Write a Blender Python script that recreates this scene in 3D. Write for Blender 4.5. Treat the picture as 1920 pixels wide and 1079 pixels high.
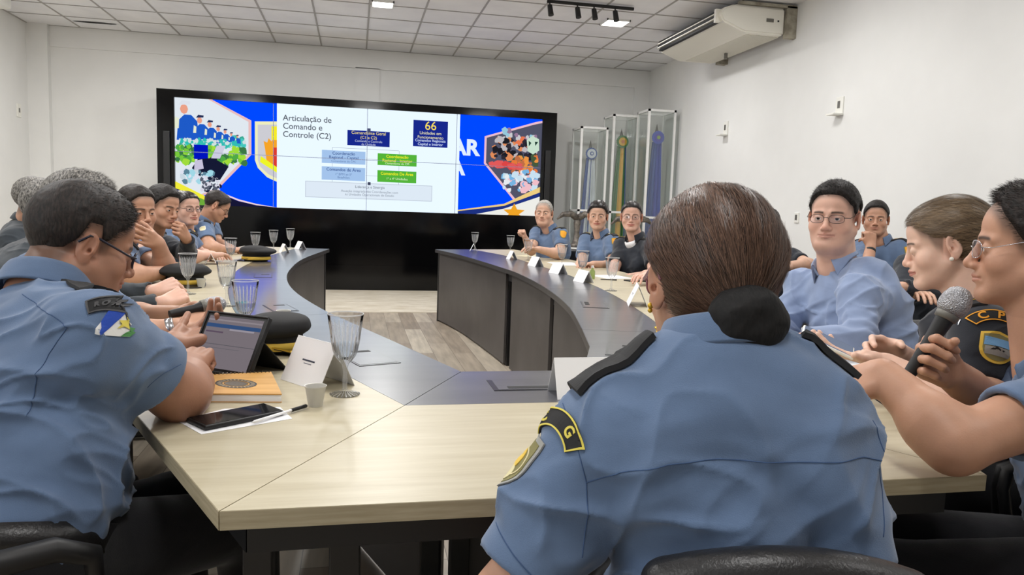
import bpy, bmesh, math, random
import numpy as np
from mathutils import Vector, Matrix, Quaternion
from mathutils.bvhtree import BVHTree

for _o in list(bpy.data.objects):
    bpy.data.objects.remove(_o, do_unlink=True)
SC = bpy.context.scene
COL = SC.collection
PI = math.pi
rnd = random.Random(7)
NR = np.random.RandomState(11)

# ------------------------------------------------------------------ camera
FPX = 1400.0                       # focal length in pixels of a 1920 px wide frame
YAW, PITCH, ROLL = math.radians(12), math.radians(5.9), math.radians(1.95)
CAMZ = 1.18
F_ = Vector((math.sin(YAW) * math.cos(PITCH), math.cos(YAW) * math.cos(PITCH), -math.sin(PITCH)))
R0 = Vector((math.cos(YAW), -math.sin(YAW), 0))
U0 = R0.cross(F_)
R_ = R0 * math.cos(ROLL) + U0 * math.sin(ROLL)
U_ = U0 * math.cos(ROLL) - R0 * math.sin(ROLL)
cam_data = bpy.data.cameras.new('camera')
cam_data.sensor_width = 36.0
cam_data.lens = 36.0 * FPX / 1920.0
cam_data.clip_start = 0.02
cam = bpy.data.objects.new('camera', cam_data)
COL.objects.link(cam)
M3 = Matrix((R_, U_, -F_)).transposed()
cam.matrix_world = Matrix.Translation((0, 0, CAMZ)) @ M3.to_4x4()
SC.camera = cam

# ------------------------------------------------------------------ world, exposure
W = bpy.data.worlds.new('world')
SC.world = W
W.use_nodes = True
W.node_tree.nodes['Background'].inputs[0].default_value = (0.9, 0.95, 1.0, 1)
W.node_tree.nodes['Background'].inputs[1].default_value = 0.25
SC.view_settings.view_transform = 'Standard'
SC.view_settings.look = 'None'
SC.view_settings.exposure = 0.0
SC.view_settings.gamma = 1.0
SC.view_settings.use_curve_mapping = False
SC.cycles.max_bounces = 10
SC.cycles.transparent_max_bounces = 24
SC.cycles.use_denoising = True
SC.cycles.caustics_reflective = False
SC.cycles.caustics_refractive = False

CEIL = 3.40
XL, XR, YB, YN = -4.22, 4.45, 11.2, -3.0
LAMP_W = 37.0
FILL_W = 26.0                   # added fill light, set at an unseen window in the left wall
# square ceiling lamps: two of them stand in the picture, the others are the same grid nearer the camera
LAMPS = [(0.27, 8.62, .22), (2.93, 8.53, .26), (-2.40, 8.6, .26),
         (-2.40, 5.9, .6), (0.27, 5.9, .6), (2.93, 5.9, .6),
         (-2.40, 3.2, .6), (0.27, 3.2, .6), (2.93, 3.2, .6),
         (-2.40, 0.5, .6), (0.27, 0.5, .6), (2.93, 0.5, .6)]
for i, (x, y, s) in enumerate(LAMPS):
    ld = bpy.data.lights.new('ceiling_lamp_light', 'AREA')
    ld.shape = 'SQUARE'
    ld.size = s
    ld.energy = LAMP_W * ((.7 if x > 2 else 1.5) if s < .5 else (.5 if y < 1 else 1.0)) * (.6 if x > 2 and y < 7 else 1.0)
    ld.color = (1.0, 0.99, 0.975)
    lo = bpy.data.objects.new('ceiling_lamp_light', ld)
    lo.location = (x, y, CEIL - 0.03)
    COL.objects.link(lo)

for loc, rot, w, h, k in (((XL + .12, -.9, 1.8), (math.radians(90), 0, math.radians(-90)), 2.6, 1.5, 1.0),):  # added area light filling the room from the unseen window
    ld = bpy.data.lights.new('added_window_fill', 'AREA'); ld.shape = 'RECTANGLE'; ld.size = w; ld.size_y = h
    ld.energy = FILL_W * k; ld.color = (.95, .98, 1.0)
    lo = bpy.data.objects.new('added_window_fill', ld); lo.location = loc; lo.rotation_euler = rot; COL.objects.link(lo)

# ------------------------------------------------------------------ helpers
def srgb(*c):
    if len(c) == 1:
        h = c[0].lstrip('#'); c = [int(h[i:i + 2], 16) for i in (0, 2, 4)]
    o = []
    for v in c[:3]:
        v = v / 255.0
        o.append(v / 12.92 if v <= 0.04045 else ((v + 0.055) / 1.055) ** 2.4)
    return tuple(o) + (1.0,)

def at(px, py, d):
    """point at pixel (px, py) of the 1920 wide frame, d metres away along the view axis"""
    return Vector((0, 0, CAMZ)) + (F_ + R_ * ((px - 960) / FPX) - U_ * ((py - 539.5) / FPX)) * d

def onz(px, py, z):
    r = F_ + R_ * ((px - 960) / FPX) - U_ * ((py - 539.5) / FPX)
    return Vector((0, 0, CAMZ)) + r * ((z - CAMZ) / r.z)

def tag(o, label=None, cat=None, group=None, kind=None):
    if label: o['label'] = label
    if cat: o['category'] = cat
    if group: o['group'] = group
    if kind: o['kind'] = kind
    return o

def empty(name, loc=(0, 0, 0), rz=0.0, label=None, cat=None, group=None):
    o = bpy.data.objects.new(name, None)
    COL.objects.link(o)
    o.location = loc
    o.rotation_euler = (0, 0, rz)
    o.empty_display_size = 0.05
    return tag(o, label, cat, group)

def link(name, me, mat=None, parent=None, smooth=False):
    o = bpy.data.objects.new(name, me)
    COL.objects.link(o)
    if mat is not None:
        for m in (mat if isinstance(mat, (list, tuple)) else [mat]):
            me.materials.append(m)
    if parent is not None: o.parent = parent
    if smooth and len(me.polygons):
        me.polygons.foreach_set('use_smooth', np.ones(len(me.polygons), bool))
    return o

def obj(name, bm, mat=None, parent=None, smooth=False, sharp=None):
    me = bpy.data.meshes.new(name)
    bmesh.ops.recalc_face_normals(bm, faces=bm.faces)
    bm.to_mesh(me); bm.free()
    o = link(name, me, mat, parent, smooth or sharp is not None)
    if sharp is not None:
        me.set_sharp_from_angle(angle=math.radians(sharp))
    return o

def struct(name, bm, mat, **k):
    o = obj(name, bm, mat, **k)
    o['kind'] = 'structure'
    return o

def copy_tree(o, parent=None):
    c = o.copy(); COL.objects.link(c); c.parent = parent
    for ch in list(o.children): copy_tree(ch, c)
    return c

def mesh_np(name, V, Q, mat=None, parent=None, smooth=True):
    """fast mesh from numpy verts (n,3) and faces (m,k)"""
    me = bpy.data.meshes.new(name)
    V = np.asarray(V, np.float32); Q = np.asarray(Q, np.int32)
    me.vertices.add(len(V)); me.vertices.foreach_set('co', V.ravel())
    k = Q.shape[1]
    me.loops.add(len(Q) * k); me.loops.foreach_set('vertex_index', Q.ravel())
    me.polygons.add(len(Q))
    me.polygons.foreach_set('loop_start', np.arange(0, len(Q) * k, k, dtype=np.int32))
    me.update(calc_edges=True)
    me.validate()
    return link(name, me, mat, parent, smooth)

def set_col(o, C):
    a = o.data.color_attributes.new('Col', 'FLOAT_COLOR', 'POINT')
    C = np.asarray(C, np.float32)
    if C.shape[1] == 3: C = np.c_[C, np.ones(len(C), np.float32)]
    a.data.foreach_set('color', C.ravel())

# bmesh shapes ------------------------------------------------------
def box(bm, x0, x1, y0, y1, z0, z1, bevel=0.0, seg=2, M=None):
    vs = [bm.verts.new((x, y, z)) for z in (z0, z1) for y in (y0, y1) for x in (x0, x1)]
    fs = [bm.faces.new([vs[i] for i in f]) for f in
          ((0, 2, 3, 1), (4, 5, 7, 6), (0, 1, 5, 4), (2, 6, 7, 3), (0, 4, 6, 2), (1, 3, 7, 5))]
    g = vs
    if bevel > 0:
        es = list({e for f in fs for e in f.edges})
        r = bmesh.ops.bevel(bm, geom=es, offset=bevel, segments=seg, affect='EDGES', profile=0.5)
        g = list({v for f in r['faces'] for v in f.verts} | {v for v in vs if v.is_valid})
    if M is not None:
        bmesh.ops.transform(bm, matrix=M, verts=g)
    return g

def rot_box(bm, c, half, R, bevel=0.0, seg=2):
    M = Matrix.Translation(c) @ R.to_4x4()
    return box(bm, -half[0], half[0], -half[1], half[1], -half[2], half[2], bevel, seg, M)

def tube(bm, pts, r, n=8, closed=False, cap=True):
    pts = [Vector(p) for p in pts]
    rs = r if isinstance(r, (list, tuple)) else [r] * len(pts)
    rings = []
    t0 = (pts[1] - pts[0]).normalized()
    up = Vector((0, 0, 1)) if abs(t0.z) < .9 else Vector((1, 0, 0))
    nrm = (up - t0 * up.dot(t0)).normalized()
    for i, p in enumerate(pts):
        a = pts[i - 1] if (i > 0 or closed) else p
        b = pts[(i + 1) % len(pts)] if (i < len(pts) - 1 or closed) else p
        t = (b - a).normalized()
        nrm = (nrm - t * nrm.dot(t))
        nrm = nrm.normalized() if nrm.length > 1e-6 else t.orthogonal().normalized()
        bi = t.cross(nrm)
        rings.append([bm.verts.new(p + (nrm * math.cos(2 * PI * k / n) + bi * math.sin(2 * PI * k / n)) * rs[i]) for k in range(n)])
    m = len(rings)
    for i in range(m if closed else m - 1):
        a, b = rings[i], rings[(i + 1) % m]
        for k in range(n):
            bm.faces.new((a[k], a[(k + 1) % n], b[(k + 1) % n], b[k]))
    if cap and not closed:
        bm.faces.new(rings[0][::-1]); bm.faces.new(rings[-1])
    return rings

def lathe(bm, prof, n=24, c=(0, 0, 0), M=None, flute=None):
    """prof: list of (r, z); closes at r == 0"""
    rings = []
    allv = []
    for j, (r, z) in enumerate(prof):
        if r < 1e-6:
            v = bm.verts.new((c[0], c[1], c[2] + z)); rings.append([v]); allv.append(v); continue
        ring = []
        for k in range(n):
            a = 2 * PI * k / n
            rr = r
            if flute and flute[0] <= z <= flute[1]:
                rr = r * (1 - flute[2] * (k % 2))
            v = bm.verts.new((c[0] + rr * math.cos(a), c[1] + rr * math.sin(a), c[2] + z)); ring.append(v); allv.append(v)
        rings.append(ring)
    for a, b in zip(rings, rings[1:]):
        if len(a) == 1 and len(b) == 1: continue
        for k in range(n):
            k2 = (k + 1) % n
            if len(a) == 1: bm.faces.new((a[0], b[k], b[k2]))
            elif len(b) == 1: bm.faces.new((a[k], a[k2], b[0]))
            else: bm.faces.new((a[k], a[k2], b[k2], b[k]))
    if M is not None: bmesh.ops.transform(bm, matrix=M, verts=allv)
    return allv

def prism(bm, poly, z0, z1):
    a = [bm.verts.new((p[0], p[1], z0)) for p in poly]
    b = [bm.verts.new((p[0], p[1], z1)) for p in poly]
    n = len(poly)
    bm.faces.new(a[::-1]); bm.faces.new(b)
    for i in range(n):
        bm.faces.new((a[i], a[(i + 1) % n], b[(i + 1) % n], b[i]))
    return a + b

# ------------------------------------------------------------------ materials
MATS = {}
def mat(name, color, rough=0.5, metal=0.0, **k):
    m = bpy.data.materials.new(name)
    m.use_nodes = True
    nt = m.node_tree
    b = nt.nodes['Principled BSDF']
    b.inputs['Base Color'].default_value = color
    b.inputs['Roughness'].default_value = rough
    b.inputs['Metallic'].default_value = metal
    for kk, v in k.items():
        b.inputs[kk.replace('_', ' ')].default_value = v
    MATS[name] = m
    return m

def nd(m, t, **k):
    n = m.node_tree.nodes.new(t)
    for a, v in k.items(): setattr(n, a, v)
    return n
def lk(m, a, b): m.node_tree.links.new(a, b)
def bsdf(m): return m.node_tree.nodes['Principled BSDF']

def add_noise(m, c1, c2, scale=5.0, stretch=(1, 1, 1), detail=4.0, rough=0.55, lo=.35, hi=.65, bump=0.0, coord='Object', bscale=None, rot=(0, 0, 0)):
    tc = nd(m, 'ShaderNodeTexCoord'); mp = nd(m, 'ShaderNodeMapping')
    mp.inputs['Scale'].default_value = stretch
    mp.inputs['Rotation'].default_value = rot
    nz = nd(m, 'ShaderNodeTexNoise')
    nz.inputs['Scale'].default_value = scale; nz.inputs['Detail'].default_value = detail
    nz.inputs['Roughness'].default_value = rough
    lk(m, tc.outputs[coord], mp.inputs[0]); lk(m, mp.outputs[0], nz.inputs['Vector'])
    cr = nd(m, 'ShaderNodeValToRGB')
    cr.color_ramp.elements[0].position = lo; cr.color_ramp.elements[1].position = hi
    cr.color_ramp.elements[0].color = c1; cr.color_ramp.elements[1].color = c2
    lk(m, nz.outputs['Fac'], cr.inputs[0]); lk(m, cr.outputs[0], bsdf(m).inputs['Base Color'])
    if bump:
        bp = nd(m, 'ShaderNodeBump'); bp.inputs['Strength'].default_value = bump; bp.inputs['Distance'].default_value = 0.002
        src = nz.outputs['Fac']
        if bscale:
            n2 = nd(m, 'ShaderNodeTexNoise'); n2.inputs['Scale'].default_value = bscale; n2.inputs['Detail'].default_value = 2
            lk(m, mp.outputs[0], n2.inputs['Vector']); src = n2.outputs['Fac']
        lk(m, src, bp.inputs['Height']); lk(m, bp.outputs[0], bsdf(m).inputs['Normal'])
    return m

def emit(name, color, strength=1.0):
    m = bpy.data.materials.new(name); m.use_nodes = True
    nt = m.node_tree; nt.nodes.remove(nt.nodes['Principled BSDF'])
    e = nt.nodes.new('ShaderNodeEmission'); e.inputs[0].default_value = color; e.inputs[1].default_value = strength
    nt.links.new(e.outputs[0], nt.nodes['Material Output'].inputs[0])
    return m

def glassmat(name, color=(1, 1, 1, 1), rough=0.0, ior=1.5):
    m = mat(name, color, rough)
    bsdf(m).inputs['Transmission Weight'].default_value = 1.0
    bsdf(m).inputs['IOR'].default_value = ior
    return m

m_wall = add_noise(mat('wall_paint', srgb(232, 232, 230), .85), srgb(229, 229, 227), srgb(235, 235, 233), scale=1.2, bump=.05, bscale=60)
m_tile = add_noise(mat('ceiling_tile', srgb(236, 236, 238), .9), srgb(230, 230, 233), srgb(240, 240, 242), scale=2.0, bump=.2, bscale=120)
m_grid = mat('ceiling_grid', srgb(166, 163, 160), .6)
m_black_gloss = mat('black_gloss_panel', srgb(5, 5, 6), .10, Specular_IOR_Level=.28)
m_black = mat('black_matte', srgb(14, 14, 16), .5)
m_black_frame = mat('black_frame', srgb(18, 18, 20), .35)
m_white_metal = mat('white_painted_metal', srgb(232, 232, 230), .35)
m_white_plastic = mat('white_plastic', srgb(236, 235, 228), .4)
m_beige_plastic = mat('beige_plastic', srgb(232, 229, 218), .45)
m_grey_metal = mat('grey_metal', srgb(120, 118, 112), .5, .6)
m_dark_slot = mat('dark_slot', srgb(16, 16, 18), .7)
m_paper = mat('white_paper', srgb(240, 240, 242), .8)
m_wood = add_noise(mat('pale_wood_laminate', srgb(226, 215, 186), .38), srgb(176, 165, 137), srgb(193, 184, 159), scale=3.0, stretch=(1.2, 14, 1), detail=7, rough=.62, lo=.3, hi=.7)
m_wood_edge = add_noise(mat('pale_wood_edge', srgb(196, 184, 152), .5), srgb(152, 141, 114), srgb(170, 159, 133), scale=5.0, stretch=(2, 2, 30), detail=5)
m_band = add_noise(mat('dark_grey_laminate', srgb(78, 78, 84), .30, Specular_IOR_Level=.9, Coat_Weight=.6, Coat_Roughness=.12), srgb(72, 72, 79), srgb(84, 84, 90), scale=3.0, stretch=(1, 6, 1), detail=5)
m_band_edge = mat('dark_grey_edge', srgb(70, 68, 68), .3)
m_panel = add_noise(mat('grey_modesty_panel', srgb(74, 70, 68), .45), srgb(66, 62, 60), srgb(80, 76, 74), scale=2.5, detail=3)
def thin_glass(name, tint, blend=.30, gl=1.0):
    m = bpy.data.materials.new(name); m.use_nodes = True; nt = m.node_tree; nt.nodes.remove(nt.nodes['Principled BSDF'])
    tr = nt.nodes.new('ShaderNodeBsdfTransparent'); tr.inputs[0].default_value = tint; g = nt.nodes.new('ShaderNodeBsdfGlossy'); g.inputs['Roughness'].default_value = .04
    lw = nt.nodes.new('ShaderNodeLayerWeight'); lw.inputs[0].default_value = blend; mx = nt.nodes.new('ShaderNodeMixShader')
    nt.links.new(lw.outputs['Fresnel'], mx.inputs[0]); nt.links.new(tr.outputs[0], mx.inputs[1]); nt.links.new(g.outputs[0], mx.inputs[2]); nt.links.new(mx.outputs[0], nt.nodes['Material Output'].inputs[0])
    return m
def cut_glass():
    m = thin_glass('cut_glass', (.965, .972, .978, 1), .10); nt = m.node_tree; N_ = nt.nodes
    out = N_['Material Output']; prev = out.inputs[0].links[0].from_socket
    tc = N_.new('ShaderNodeTexCoord'); sp = N_.new('ShaderNodeSeparateXYZ'); nt.links.new(tc.outputs['Object'], sp.inputs[0])
    at2 = N_.new('ShaderNodeMath'); at2.operation = 'ARCTAN2'; nt.links.new(sp.outputs[0], at2.inputs[0]); nt.links.new(sp.outputs[1], at2.inputs[1])
    k = N_.new('ShaderNodeMath'); k.operation = 'MULTIPLY'; k.inputs[1].default_value = 20; nt.links.new(at2.outputs[0], k.inputs[0])
    sn = N_.new('ShaderNodeMath'); sn.operation = 'SINE'; nt.links.new(k.outputs[0], sn.inputs[0])
    r1 = N_.new('ShaderNodeMapRange'); r1.inputs[1].default_value = .35; r1.inputs[2].default_value = .95; r1.inputs[3].default_value = .03; r1.inputs[4].default_value = .42; nt.links.new(sn.outputs[0], r1.inputs[0])  # pale stripes round the bowl, painted in as glints of the flutes
    z0 = N_.new('ShaderNodeMapRange'); z0.inputs[1].default_value = .172; z0.inputs[2].default_value = .160; nt.links.new(sp.outputs[2], z0.inputs[0])
    mm = N_.new('ShaderNodeMath'); mm.operation = 'MULTIPLY'; nt.links.new(r1.outputs[0], mm.inputs[0]); nt.links.new(z0.outputs[0], mm.inputs[1])
    rim = N_.new('ShaderNodeMapRange'); rim.inputs[1].default_value = .1835; rim.inputs[2].default_value = .1855; rim.inputs[4].default_value = .7; nt.links.new(sp.outputs[2], rim.inputs[0])  # white band painted along the rim as its bright glint
    mu = N_.new('ShaderNodeMath'); mu.operation = 'MAXIMUM'; nt.links.new(mm.outputs[0], mu.inputs[0]); nt.links.new(rim.outputs[0], mu.inputs[1])
    df = N_.new('ShaderNodeBsdfTranslucent'); df.inputs[0].default_value = (.95, .96, .98, 1); d2 = N_.new('ShaderNodeBsdfGlossy'); d2.inputs['Roughness'].default_value = .5; ad = N_.new('ShaderNodeMixShader'); ad.inputs[0].default_value = .5
    nt.links.new(df.outputs[0], ad.inputs[1]); nt.links.new(d2.outputs[0], ad.inputs[2])
    mx = N_.new('ShaderNodeMixShader'); nt.links.new(mu.outputs[0], mx.inputs[0]); nt.links.new(prev, mx.inputs[1]); nt.links.new(ad.outputs[0], mx.inputs[2]); nt.links.new(mx.outputs[0], out.inputs[0])
    return m
m_glass = cut_glass()
m_water = thin_glass('water', (.90, .92, .94, 1), .2)
m_gold = mat('gold_thread', srgb(212, 172, 60), .35, .7)
m_gold_flat = mat('gold_cloth', srgb(222, 186, 70), .6)
m_chrome = mat('chrome', srgb(200, 200, 204), .2, 1.0)
m_leather = add_noise(mat('black_leather', srgb(26, 26, 28), .38), srgb(22, 22, 24), srgb(32, 31, 32), scale=8, bump=.35, bscale=240)
# ================================================================== ROOM
def plankfloor():
    m = mat('grey_oak_vinyl', srgb(150, 138, 122), .42)
    tc = nd(m, 'ShaderNodeTexCoord'); mp = nd(m, 'ShaderNodeMapping')
    mp.inputs['Rotation'].default_value = (0, 0, PI / 2)
    lk(m, tc.outputs['Object'], mp.inputs[0])
    br = nd(m, 'ShaderNodeTexBrick')
    br.inputs['Scale'].default_value = 1.0; br.inputs['Brick Width'].default_value = 1.2; br.inputs['Row Height'].default_value = .16
    br.inputs['Mortar Size'].default_value = .0015; br.offset = .37
    br.inputs['Color1'].default_value = srgb(132, 118, 102); br.inputs['Color2'].default_value = srgb(176, 165, 148)
    br.inputs['Mortar'].default_value = srgb(92, 82, 72)
    lk(m, mp.outputs[0], br.inputs['Vector'])
    mp2 = nd(m, 'ShaderNodeMapping'); mp2.inputs['Scale'].default_value = (9, 1, 1)
    lk(m, tc.outputs['Object'], mp2.inputs[0])
    nz = nd(m, 'ShaderNodeTexNoise'); nz.inputs['Scale'].default_value = 2.5; nz.inputs['Detail'].default_value = 7
    lk(m, mp2.outputs[0], nz.inputs['Vector'])
    mx = nd(m, 'ShaderNodeMix', data_type='RGBA', blend_type='OVERLAY'); mx.inputs[0].default_value = .55
    lk(m, br.outputs['Color'], mx.inputs[6]); lk(m, nz.outputs['Fac'], mx.inputs[7])
    lk(m, mx.outputs[2], bsdf(m).inputs['Base Color'])
    return m
m_floor = plankfloor()
m_floor2 = add_noise(mat('pale_stone_floor', srgb(205, 196, 178), .4), srgb(186, 174, 152), srgb(220, 212, 196), scale=3, stretch=(1, 3, 1), detail=8, rough=.7)
bm = bmesh.new(); box(bm, XL - .1, XR + .1, YN - .1, YB + .1, -.1, 0)
struct('floor', bm, m_floor)
bm = bmesh.new(); box(bm, XL, XR, 8.35, YB, -.001, .004)
o = struct('trim_2', bm, m_floor2); o['label'] = 'pale stone floor strip before the video wall'

bm = bmesh.new(); box(bm, XL - .1, XR + .1, YN - .1, YB + .1, CEIL, CEIL + .1)
struct('ceiling', bm, m_tile)
bm = bmesh.new()
x = .13 - .62 * 8
while x < XR:
    if x > XL: box(bm, x - .010, x + .010, YN, YB, CEIL - .006, CEIL + .001)
    x += .62
y = 11.17
while y > YN:
    box(bm, XL, XR, y - .010, y + .010, CEIL - .0055, CEIL + .0012); y -= .62
struct('trim_1', bm, m_grid)
for nm, b in (('wall_left', (XL - .1, XL, YN, YB, 0, CEIL)), ('wall_right', (XR, XR + .1, YN, YB, 0, CEIL)),
              ('wall_back', (XL - .1, XR + .1, YB, YB + .1, 0, CEIL)), ('wall_front', (XL - .1, XR + .1, YN - .1, YN, 0, CEIL))):
    bm = bmesh.new(); box(bm, *b); struct(nm, bm, m_wall)
# beam and pilasters standing a little proud of the infill wall
bm = bmesh.new()
box(bm, XL, XR, YB - .025, YB + .01, 3.13, CEIL)
box(bm, XL, -3.97, YB - .10, YB + .01, 0, CEIL)
box(bm, -.02, .32, YB - .025, YB + .01, 0, 3.14)
box(bm, 4.2, XR, YB - .03, YB + .01, 0, 3.14)
struct('trim_3', bm, m_wall)
bm = bmesh.new()
for a in ((XL + .001, XL + .015, YN, YB - .1), (XR - .015, XR - .001, YN, YB)):
    box(bm, *a, 0, .08)
struct('baseboard_sides', bm, m_white_plastic)

# added window out of view beside the camera, its pane glows as fill
m_fill_pane = emit('added_fill_pane', (.93, .97, 1, 1), 2.0)
for nm, (cx_, cy_, cz_), rz, w, h in (('added_window_1', (XL, -.9, 1.8), math.radians(-90), 2.6, 1.5),):
    M_ = Matrix.Translation((cx_, cy_, cz_)) @ Matrix.Rotation(rz, 4, 'Z')
    bm = bmesh.new()
    for a, b in ((-w / 2 - .05, -w / 2), (w / 2, w / 2 + .05), (-.02, .02)): box(bm, a, b, .001, .06, -h / 2 - .05, h / 2 + .05)
    for a, b in ((-h / 2 - .05, -h / 2), (h / 2, h / 2 + .05)): box(bm, -w / 2, w / 2, .001, .06, a, b)
    bmesh.ops.transform(bm, matrix=M_, verts=bm.verts); f = struct(nm, bm, m_white_metal)
    bm = bmesh.new(); box(bm, -w / 2, w / 2, .002, .02, -h / 2, h / 2); bmesh.ops.transform(bm, matrix=M_, verts=bm.verts)
    o = struct('added_window_pane', bm, m_fill_pane); o.parent = f

# ceiling lamps (the housings of the lamps set at the top)
m_lamp = emit('lamp_diffuser', (1, .98, .95, 1), 9.0)
for i, (x, y, s) in enumerate(LAMPS):
    if y < 7: lab = 'large square white ceiling lamp over the table'
    else: lab = ['small glowing square ceiling lamp above the video wall', 'glowing square ceiling lamp at the end of the track lights',
                 'square ceiling lamp above the left end of the video wall'][i]
    t = empty('ceiling_lamp', (x, y, CEIL), 0, lab, 'ceiling lamp', 'square ceiling lamps' if y < 7 else None)
    bm = bmesh.new(); h = s / 2 + .012
    box(bm, -h, h, -h, -h + .014, -.022, -.001); box(bm, -h, h, h - .014, h, -.022, -.001)
    box(bm, -h, -h + .014, -h, h, -.022, -.001); box(bm, h - .014, h, -h, h, -.022, -.001)
    obj('lamp_frame', bm, m_white_metal, t)
    bm = bmesh.new(); box(bm, -h + .014, h - .014, -h + .014, h - .014, -.017, -.002)
    obj('diffuser', bm, m_lamp, t)

# track lights
t = empty('track_light', (2.46, 7.98, CEIL), 0, 'black ceiling track with small black spotlights', 'track light')
a = onz(1026, 2, 3.37); b = onz(1188, 17, 3.37)
bm = bmesh.new()
tube(bm, [a - t.location, b - t.location], .018, 6)
obj('rail', bm, m_black, t)
for px in (1031, 1082, 1113, 1153):
    f = (px - 1026) / 162.0
    p = a.lerp(b, f) - t.location
    bm = bmesh.new()
    tube(bm, [p, p + Vector((0, 0, -.05))], .008, 8)
    d = Vector((.1, -.25, -1)).normalized()
    tube(bm, [p + Vector((0, 0, -.04)), p + Vector((0, 0, -.04)) + d * .11], [.026, .03], 14)
    obj('spotlight', bm, m_black, t, sharp=40)

# stain on the ceiling / gap of a raised tile
c = onz(178, 42, CEIL)
bm = bmesh.new(); bmesh.ops.create_circle(bm, cap_ends=True, radius=1, segments=20, matrix=Matrix.Translation((c.x, c.y, CEIL - .007)) @ Matrix.Diagonal((.26, .035, 1, 1)))
o = obj('ceiling_slot', bm, m_dark_slot); tag(o, 'thin dark gap in the ceiling tiles near the left wall', 'ceiling gap')

# air conditioner
t = empty('air_conditioner', (4.0, 8.0, 3.1), 0, 'long cream air conditioner hung high on the right wall', 'air conditioner')
prof = [(.33, .25), (-.24, .25), (-.37, .20), (-.40, .14), (-.36, .07), (-.12, -.02), (.33, -.02)]
Y0, Y1 = -.76, .86
bm = bmesh.new()
A = [bm.verts.new((x, Y0, z)) for x, z in prof]; B = [bm.verts.new((x, Y1, z)) for x, z in prof]
bm.faces.new(A[::-1]); bm.faces.new(B)
for i in range(len(prof)): bm.faces.new((A[i], A[(i + 1) % 7], B[(i + 1) % 7], B[i]))
bmesh.ops.bevel(bm, geom=list(bm.edges), offset=.018, segments=3, affect='EDGES')
obj('body_casing', bm, m_beige_plastic, t, sharp=35)
bm = bmesh.new()
for k in range(3):
    z = .085 + k * .045; x = -.385 + (.0 if k == 1 else .012) - k * .004
    box(bm, x - .022, x + .03, Y0 + .09, Y1 - .05, z - .011, z + .011)
obj('air_outlet', bm, m_dark_slot, t)
bm = bmesh.new()
for k in range(2):
    z = .108 + k * .045
    box(bm, -.418, -.36, Y0 + .09, Y1 - .05, z - .005, z + .005)
box(bm, -.416, -.36, Y0 + .06, Y0 + .1, .07, .2)
obj('louvre', bm, m_beige_plastic, t)
bm = bmesh.new()
for k in range(22):
    box(bm, -.05 + k * .017, -.043 + k * .017, Y0 + .08, Y1 - .08, -.027, -.015)
obj('intake_grille', bm, m_beige_plastic, t)
bm = bmesh.new(); box(bm, .12, .2, Y0 - .006, Y0 + .01, .10, .135); obj('display', bm, m_grey_metal, t)
bm = bmesh.new(); box(bm, .245, .262, Y0 - .006, Y0 + .01, .108, .124); obj('sensor', bm, m_dark_slot, t)
m_bracket = add_noise(mat('weathered_board', srgb(150, 144, 130), .8), srgb(128, 122, 108), srgb(172, 166, 150), scale=9)
bm = bmesh.new(); box(bm, .335, .45, Y0 - .03, Y0 + .03, -.05, .27); obj('wall_bracket', bm, m_bracket, t)
bm = bmesh.new(); box(bm, .335, .45, Y1 - .2, Y1 - .1, -.05, .27); obj('wall_bracket', bm, m_bracket, t)
bm = bmesh.new()
box(bm, -.2, .44, Y0 - .03, Y0 + .02, .252, .28)
obj('hanging_bar', bm, m_bracket, t)
bm = bmesh.new(); tube(bm, [(.18, .2, -.02), (.18, .2, -.09)], .02, 10); obj('drain_spigot', bm, m_grey_metal, t)

# second air conditioner corner at the top left
t = empty('air_conditioner', (XL + .02, 9.0, 3.1), 0, 'corner of a white air conditioner at the top of the left wall', 'air conditioner')
c = onz(8, 5, 3.32) ; bm = bmesh.new()
box(bm, 0, c.x - t.location.x + .12, -.9, c.y - 9.0 - .1, .12, .26, .03)
obj('body_casing', bm, m_white_plastic, t, sharp=35)
bm = bmesh.new(); box(bm, .1, c.x - t.location.x + .1, -.8, c.y - 9.0 - .092, .15, .18); obj('air_outlet', bm, m_dark_slot, t)

# wall plates
def plate(x, y, z, label, hook=True, s=1.0, name='wall_bracket', left=False):
    t = empty(name, (x, y, z), PI if left else 0, label, 'wall fitting')
    bm = bmesh.new(); box(bm, -.014, 0, -.045 * s, .045 * s, -.06 * s, .07 * s, .004); obj('wall_plate', bm, m_white_plastic, t)
    if hook:
        bm = bmesh.new(); box(bm, -.09 * s, -.006, -.05 * s, .05 * s, -.075 * s, -.06 * s, .003); obj('shelf_arm', bm, m_white_plastic, t)
        bm = bmesh.new(); box(bm, -.018, -.013, -.012, .022, -.02, .045); obj('socket_hole', bm, m_grey_metal, t)
    else:
        bm = bmesh.new(); box(bm, -.018, -.013, -.016, .016, -.02, .035); obj('socket_hole', bm, m_grey_metal, t)
plate(XR, 6.38, 2.26, 'white wall fitting high on the right wall above the seated men', True, 1.2, 'wall_outlet')
plate(XR, 8.6, 2.27, 'smaller white wall fitting high on the right wall nearer the flags', True, 1.2, 'wall_outlet')
plate(XR, 6.95, 1.2, 'small socket on the right wall beside the glasses-wearing civilian', False, .8, 'wall_outlet')
plate(XL, 10.8, 2.23, 'white switch plate on the left wall by the corner', False, 1.3, 'wall_outlet', True)

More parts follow.
